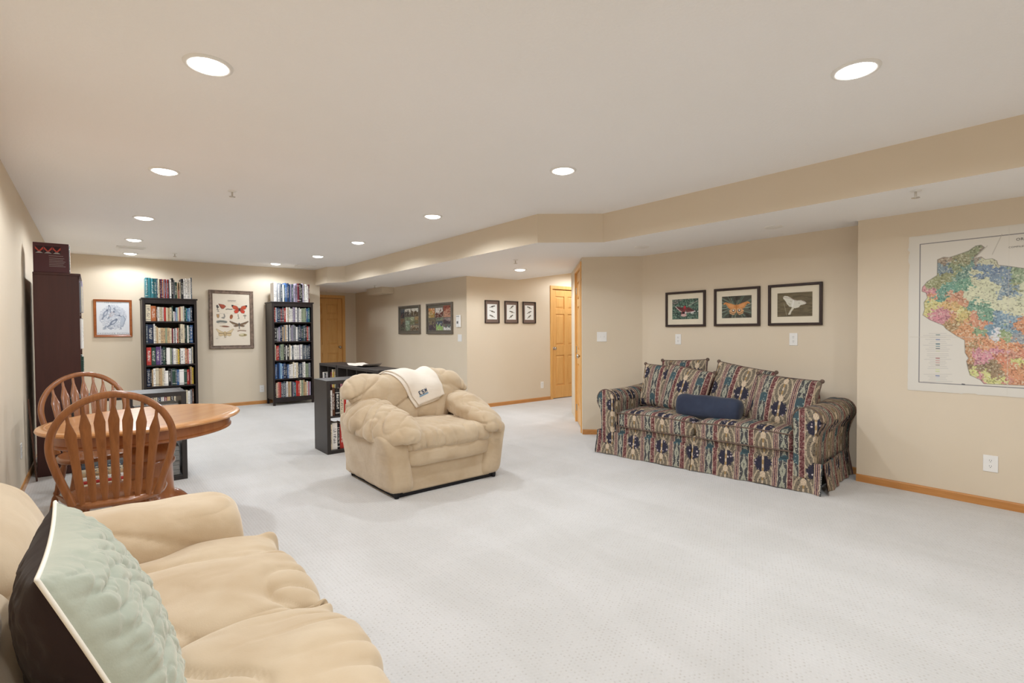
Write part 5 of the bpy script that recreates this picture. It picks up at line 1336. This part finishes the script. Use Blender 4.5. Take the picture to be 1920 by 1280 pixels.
# ------------------------------------------------------------------ wall map
def wall_map():
    W, H = 1.12, 1.185
    n, k = 400, 424; c = Cv(n, k, 'ddd8ce')
    # outline in map coordinates (x right, y down, metres), then normalised
    px = [(247, 283), (290, 265), (330, 268), (400, 245), (470, 220), (520, 185), (560, 178), (585, 195), (530, 250), (500, 276), (560, 262), (590, 282), (640, 275), (672, 292), (682, 322), (760, 330), (866, 345)]
    px2 = [(866, 1185), (700, 1178), (580, 1172), (555, 1145), (480, 1110), (465, 1060), (455, 1010), (470, 990), (445, 950), (442, 860), (385, 830), (310, 780), (290, 755), (195, 715), (142, 680), (155, 640), (150, 590), (175, 555), (165, 520), (135, 510), (140, 480), (175, 440), (245, 395)]
    def tomap(p):
        ix, iy = 1690+p[0]*.26560, 410+p[1]*.26560
        d = _r*((ix-960)/F_PX)-_u*((iy-640)/F_PX)+_f; s = 4.895/d.x; return ((1.118-d.y*s)/W, (1.973-(CAM_H+d.z*s))/H)
    a, b = [tomap(p) for p in px], [tomap(p) for p in px2]
    right = [(.66, .17), (.74, .20), (.80, .30), (.79, .40), (.86, .42), (.90, .36), (.93, .37), (.86, .52), (.83, .62), (.84, .75), (.85, .88), (.84, .945)]
    outline = a+right+b
    ins = Cv(n, k, (0, 0, 0)).poly(outline, (1, 1, 1)).a[..., 0]
    seeds = [(300, 290, 'a08a78'), (330, 335, '5f7d97'), (270, 340, '6f8a9a'), (420, 270, '8e8c68'), (470, 250, '86906e'), (200, 450, '93996a'), (300, 400, '8c9062'), (380, 340, '7f906a'), (290, 520, '4a9183'), (340, 480, '4f9687'), (250, 560, '4a9183'), (190, 500, 'cf8492'), (210, 545, 'd38668'), (190, 600, 'd6cf86'), (215, 630, 'd0c67c'),
             (240, 690, 'cf7f92'), (290, 680, 'c97c8c'), (350, 620, 'd2a866'), (400, 640, 'd8cf84'), (400, 590, 'cf8a68'), (380, 540, 'c98468'), (440, 450, '5a9a82'), (420, 390, '558a80'), (480, 610, '4f9080'), (540, 630, '56957f'), (590, 660, '5a967f'), (650, 350, '5a7ba3'), (570, 370, '5f82a6'), (700, 400, '6484a4'), (700, 480, '7a93a8'),
             (600, 450, 'd3d6b4'), (520, 420, 'd0d2b0'), (500, 530, 'd5d7b6'), (560, 560, 'd8d9ba'), (640, 580, 'd6d8b8'), (640, 500, 'd0d4b2'), (760, 600, 'd6d7b8'), (720, 640, 'd3d4b4'), (850, 620, 'd3d4b4'), (800, 430, '7f9a78'), (840, 380, '86a07f'), (790, 480, '8c9468'), (780, 520, '6d8ba3'), (850, 520, 'c9ceb0'), (620, 300, 'cdcdb0'), (550, 285, '9a8a80'), (480, 330, '5f8d86'),
             (360, 730, 'ad8555'), (340, 700, 'c98a5c'), (430, 700, 'cdb76c'), (430, 770, 'd08c5a'), (520, 710, 'd0876a'), (560, 740, 'cc805e'), (560, 780, '7a9a72'), (600, 800, '5886a3'), (655, 815, 'dcdce4'), (640, 770, '5f8ba8'), (720, 820, '86a06c'), (790, 790, '5a8aa8'), (740, 700, '6d92ae'), (840, 740, 'd2885c'), (480, 850, 'd29062'), (600, 880, 'd88e62'), (700, 890, 'd88a5e'),
             (560, 950, 'cf8296'), (600, 990, 'd0829a'), (560, 1010, 'cf8296'), (680, 930, 'd2869a'), (480, 940, 'c08452'), (500, 900, 'a37d4e'), (460, 1000, 'bb7f52'), (480, 1050, '8a6a48'), (580, 1050, '846646'), (660, 1040, '8a6a48'), (500, 1090, 'cfcf7e'), (620, 1120, 'd2d082'), (560, 1120, 'cf7f8c'), (680, 1090, '8f6f4c'), (690, 1140, 'd2d082'), (760, 1060, 'd3845a'), (720, 1010, 'd2785a'), (830, 1010, 'd4d27e'), (800, 1150, 'd2855c'), (720, 1150, 'cf7f70'), (800, 900, 'd88c5e'), (850, 860, '8b93a0'), (850, 960, 'cf7b5e'), (850, 1080, 'd08a5c'), (780, 970, 'c9806a')]
    sx = np.array([tomap(s[:2]) for s in seeds]); sc_ = np.array([C(s[2]) for s in seeds])
    ex = [(.80, .35, 'd0d2b0'), (.75, .5, '7f9a78'), (.72, .62, '6d92ae'), (.78, .7, 'd08c5a'), (.72, .8, 'd4d27e'), (.8, .82, 'cf8296'), (.75, .9, 'd2855c')]
    sx = np.r_[sx, [e[:2] for e in ex]]; sc_ = np.r_[sc_, [C(e[2]) for e in ex]]
    best = np.full(c.X.shape, 9.0); col = np.zeros(c.X.shape+(3,))
    wx, wy = c.noise(20, 20, 1, 5)*.030+c.noise(110, 110, 7, 2)*.018, c.noise(20, 20, 2, 5)*.030+c.noise(110, 110, 9, 2)*.018
    for (x, y), q in zip(sx, sc_):
        d = np.hypot(c.X+wx-x, c.Y+wy-y); m_ = d < best; best = np.where(m_, d, best); col[m_] = q
    sp = c.noise(150, 150, 11, 2); col = col*(1+.12*c.noise(60, 60, 13, 2))[..., None]; col = col*.80+np.array(C('d8d4c0'))*.20
    dark = (sp < -.42)[..., None]*1.0; col = col*(1-dark*.45); lite = (sp > .50)[..., None]*.6; col = col*(1-lite)+np.array(C('dcdcc4'))*lite
    m_ = ins[..., None]; c.a = c.a*(1-m_)+np.clip(col, 0, 1)*m_
    c.line(outline+[outline[0]], .004, '6f6a60', .7)
    # neat line, legend, faint river and coast lines
    c.line([(.055, .048), (.945, .048), (.945, .952), (.055, .952), (.055, .048)], .0042, '4a4a55')
    c.line([(.40, .10), (.34, .17)], .003, 'b3ada2'); c.line([tomap((640, 245)), tomap((710, 100))], .003, 'b3ada2')
    leg = [(822, '9aa5a0'), (856, '8090b5'), (888, '5f7f86'), (904, '6f949a'), (920, '5f6a6a'), (938, 'd0d4a8'), (990, 'b98a84'), (1006, 'd2a09a'), (1022, 'c98a84'), (1038, '7d7468'), (1070, 'd6dcae'), (1085, 'c8d29a'), (1115, '6f84b5'), (1130, 'ccd2dc'), (1145, 'd4dcd4')]
    for y, q in leg:
        x0, y0 = tomap((234, y-4)); x1, y1 = tomap((264, y+4)); c.poly([(x0, y0), (x1, y0), (x1, y1), (x0, y1)], q)
    R_ = random.Random(8)
    for y in list(range(812, 945, 14))+list(range(958, 1075, 13))+list(range(1104, 1170, 13)):
        l = R_.uniform(50, 105); c.line([tomap((249-l, y)), tomap((249+l, y))], .003, 'a9a7a6', .55)
    c.line([(0, .655), (1, .655)], .004, 'c9c3b6', .6); c.line([(.5, 0), (.5, 1)], .003, 'cfc9bd', .5); c.line([tomap((425, 1175)), tomap((440, 1177))], .008, '55555a')
    t = thing('wall_map', 'large coloured paper map with torn edges on the right wall', 'map', (4.897, 1.118-W/2, 1.973-H/2), -math.pi/2)
    # paper sheet with ragged border
    R_ = random.Random(2); bp = []
    def edge(p, q, m_, rag):
        for i in range(m_):
            f = i/m_; bp.append((p[0]+(q[0]-p[0])*f+R_.uniform(-1, 1)*rag(f)*(abs(q[1]-p[1]) > .1), p[1]+(q[1]-p[1])*f+R_.uniform(-1, 1)*rag(f)*(abs(q[0]-p[0]) > .1)))
    w2, h2 = W/2, H/2
    edge((-w2, -h2), (w2, -h2), 60, lambda f: .006 if .28 < f < .36 else .0012); edge((w2, -h2), (w2, h2), 60, lambda f: .002); edge((w2, h2), (-w2, h2), 60, lambda f: .001); edge((-w2, h2), (-w2, -h2), 60, lambda f: .008 if .05 < f < .22 else .0015)
    mb = MB(); nn = len(bp); mb.add([(x, y_, z) for y_ in (-.0008, 0.0015) for x, z in bp], [tuple(range(nn)), tuple(range(nn, 2*nn))[::-1]]+[(i, nn+i, nn+(i+1) % nn, (i+1) % nn) for i in range(nn)])
    mb.build('paper', plain('map_paper', 'ddd8ce', .7, .2, .015, 3), t, fix=True)
    print_mesh('map_print', c, W-.022, H-.022, t, -.0016)
    lettering('ORIGINAL VEGETATION COVER', .026, .034, H/2-.112, t, M_INKB, 1.1, -.0022, 'LEFT')
    lettering('COMPILED FROM FIELD NOTES', .016, -.002, H/2-.158, t, M_INKB, 1.15, -.0022, 'LEFT')
wall_map()
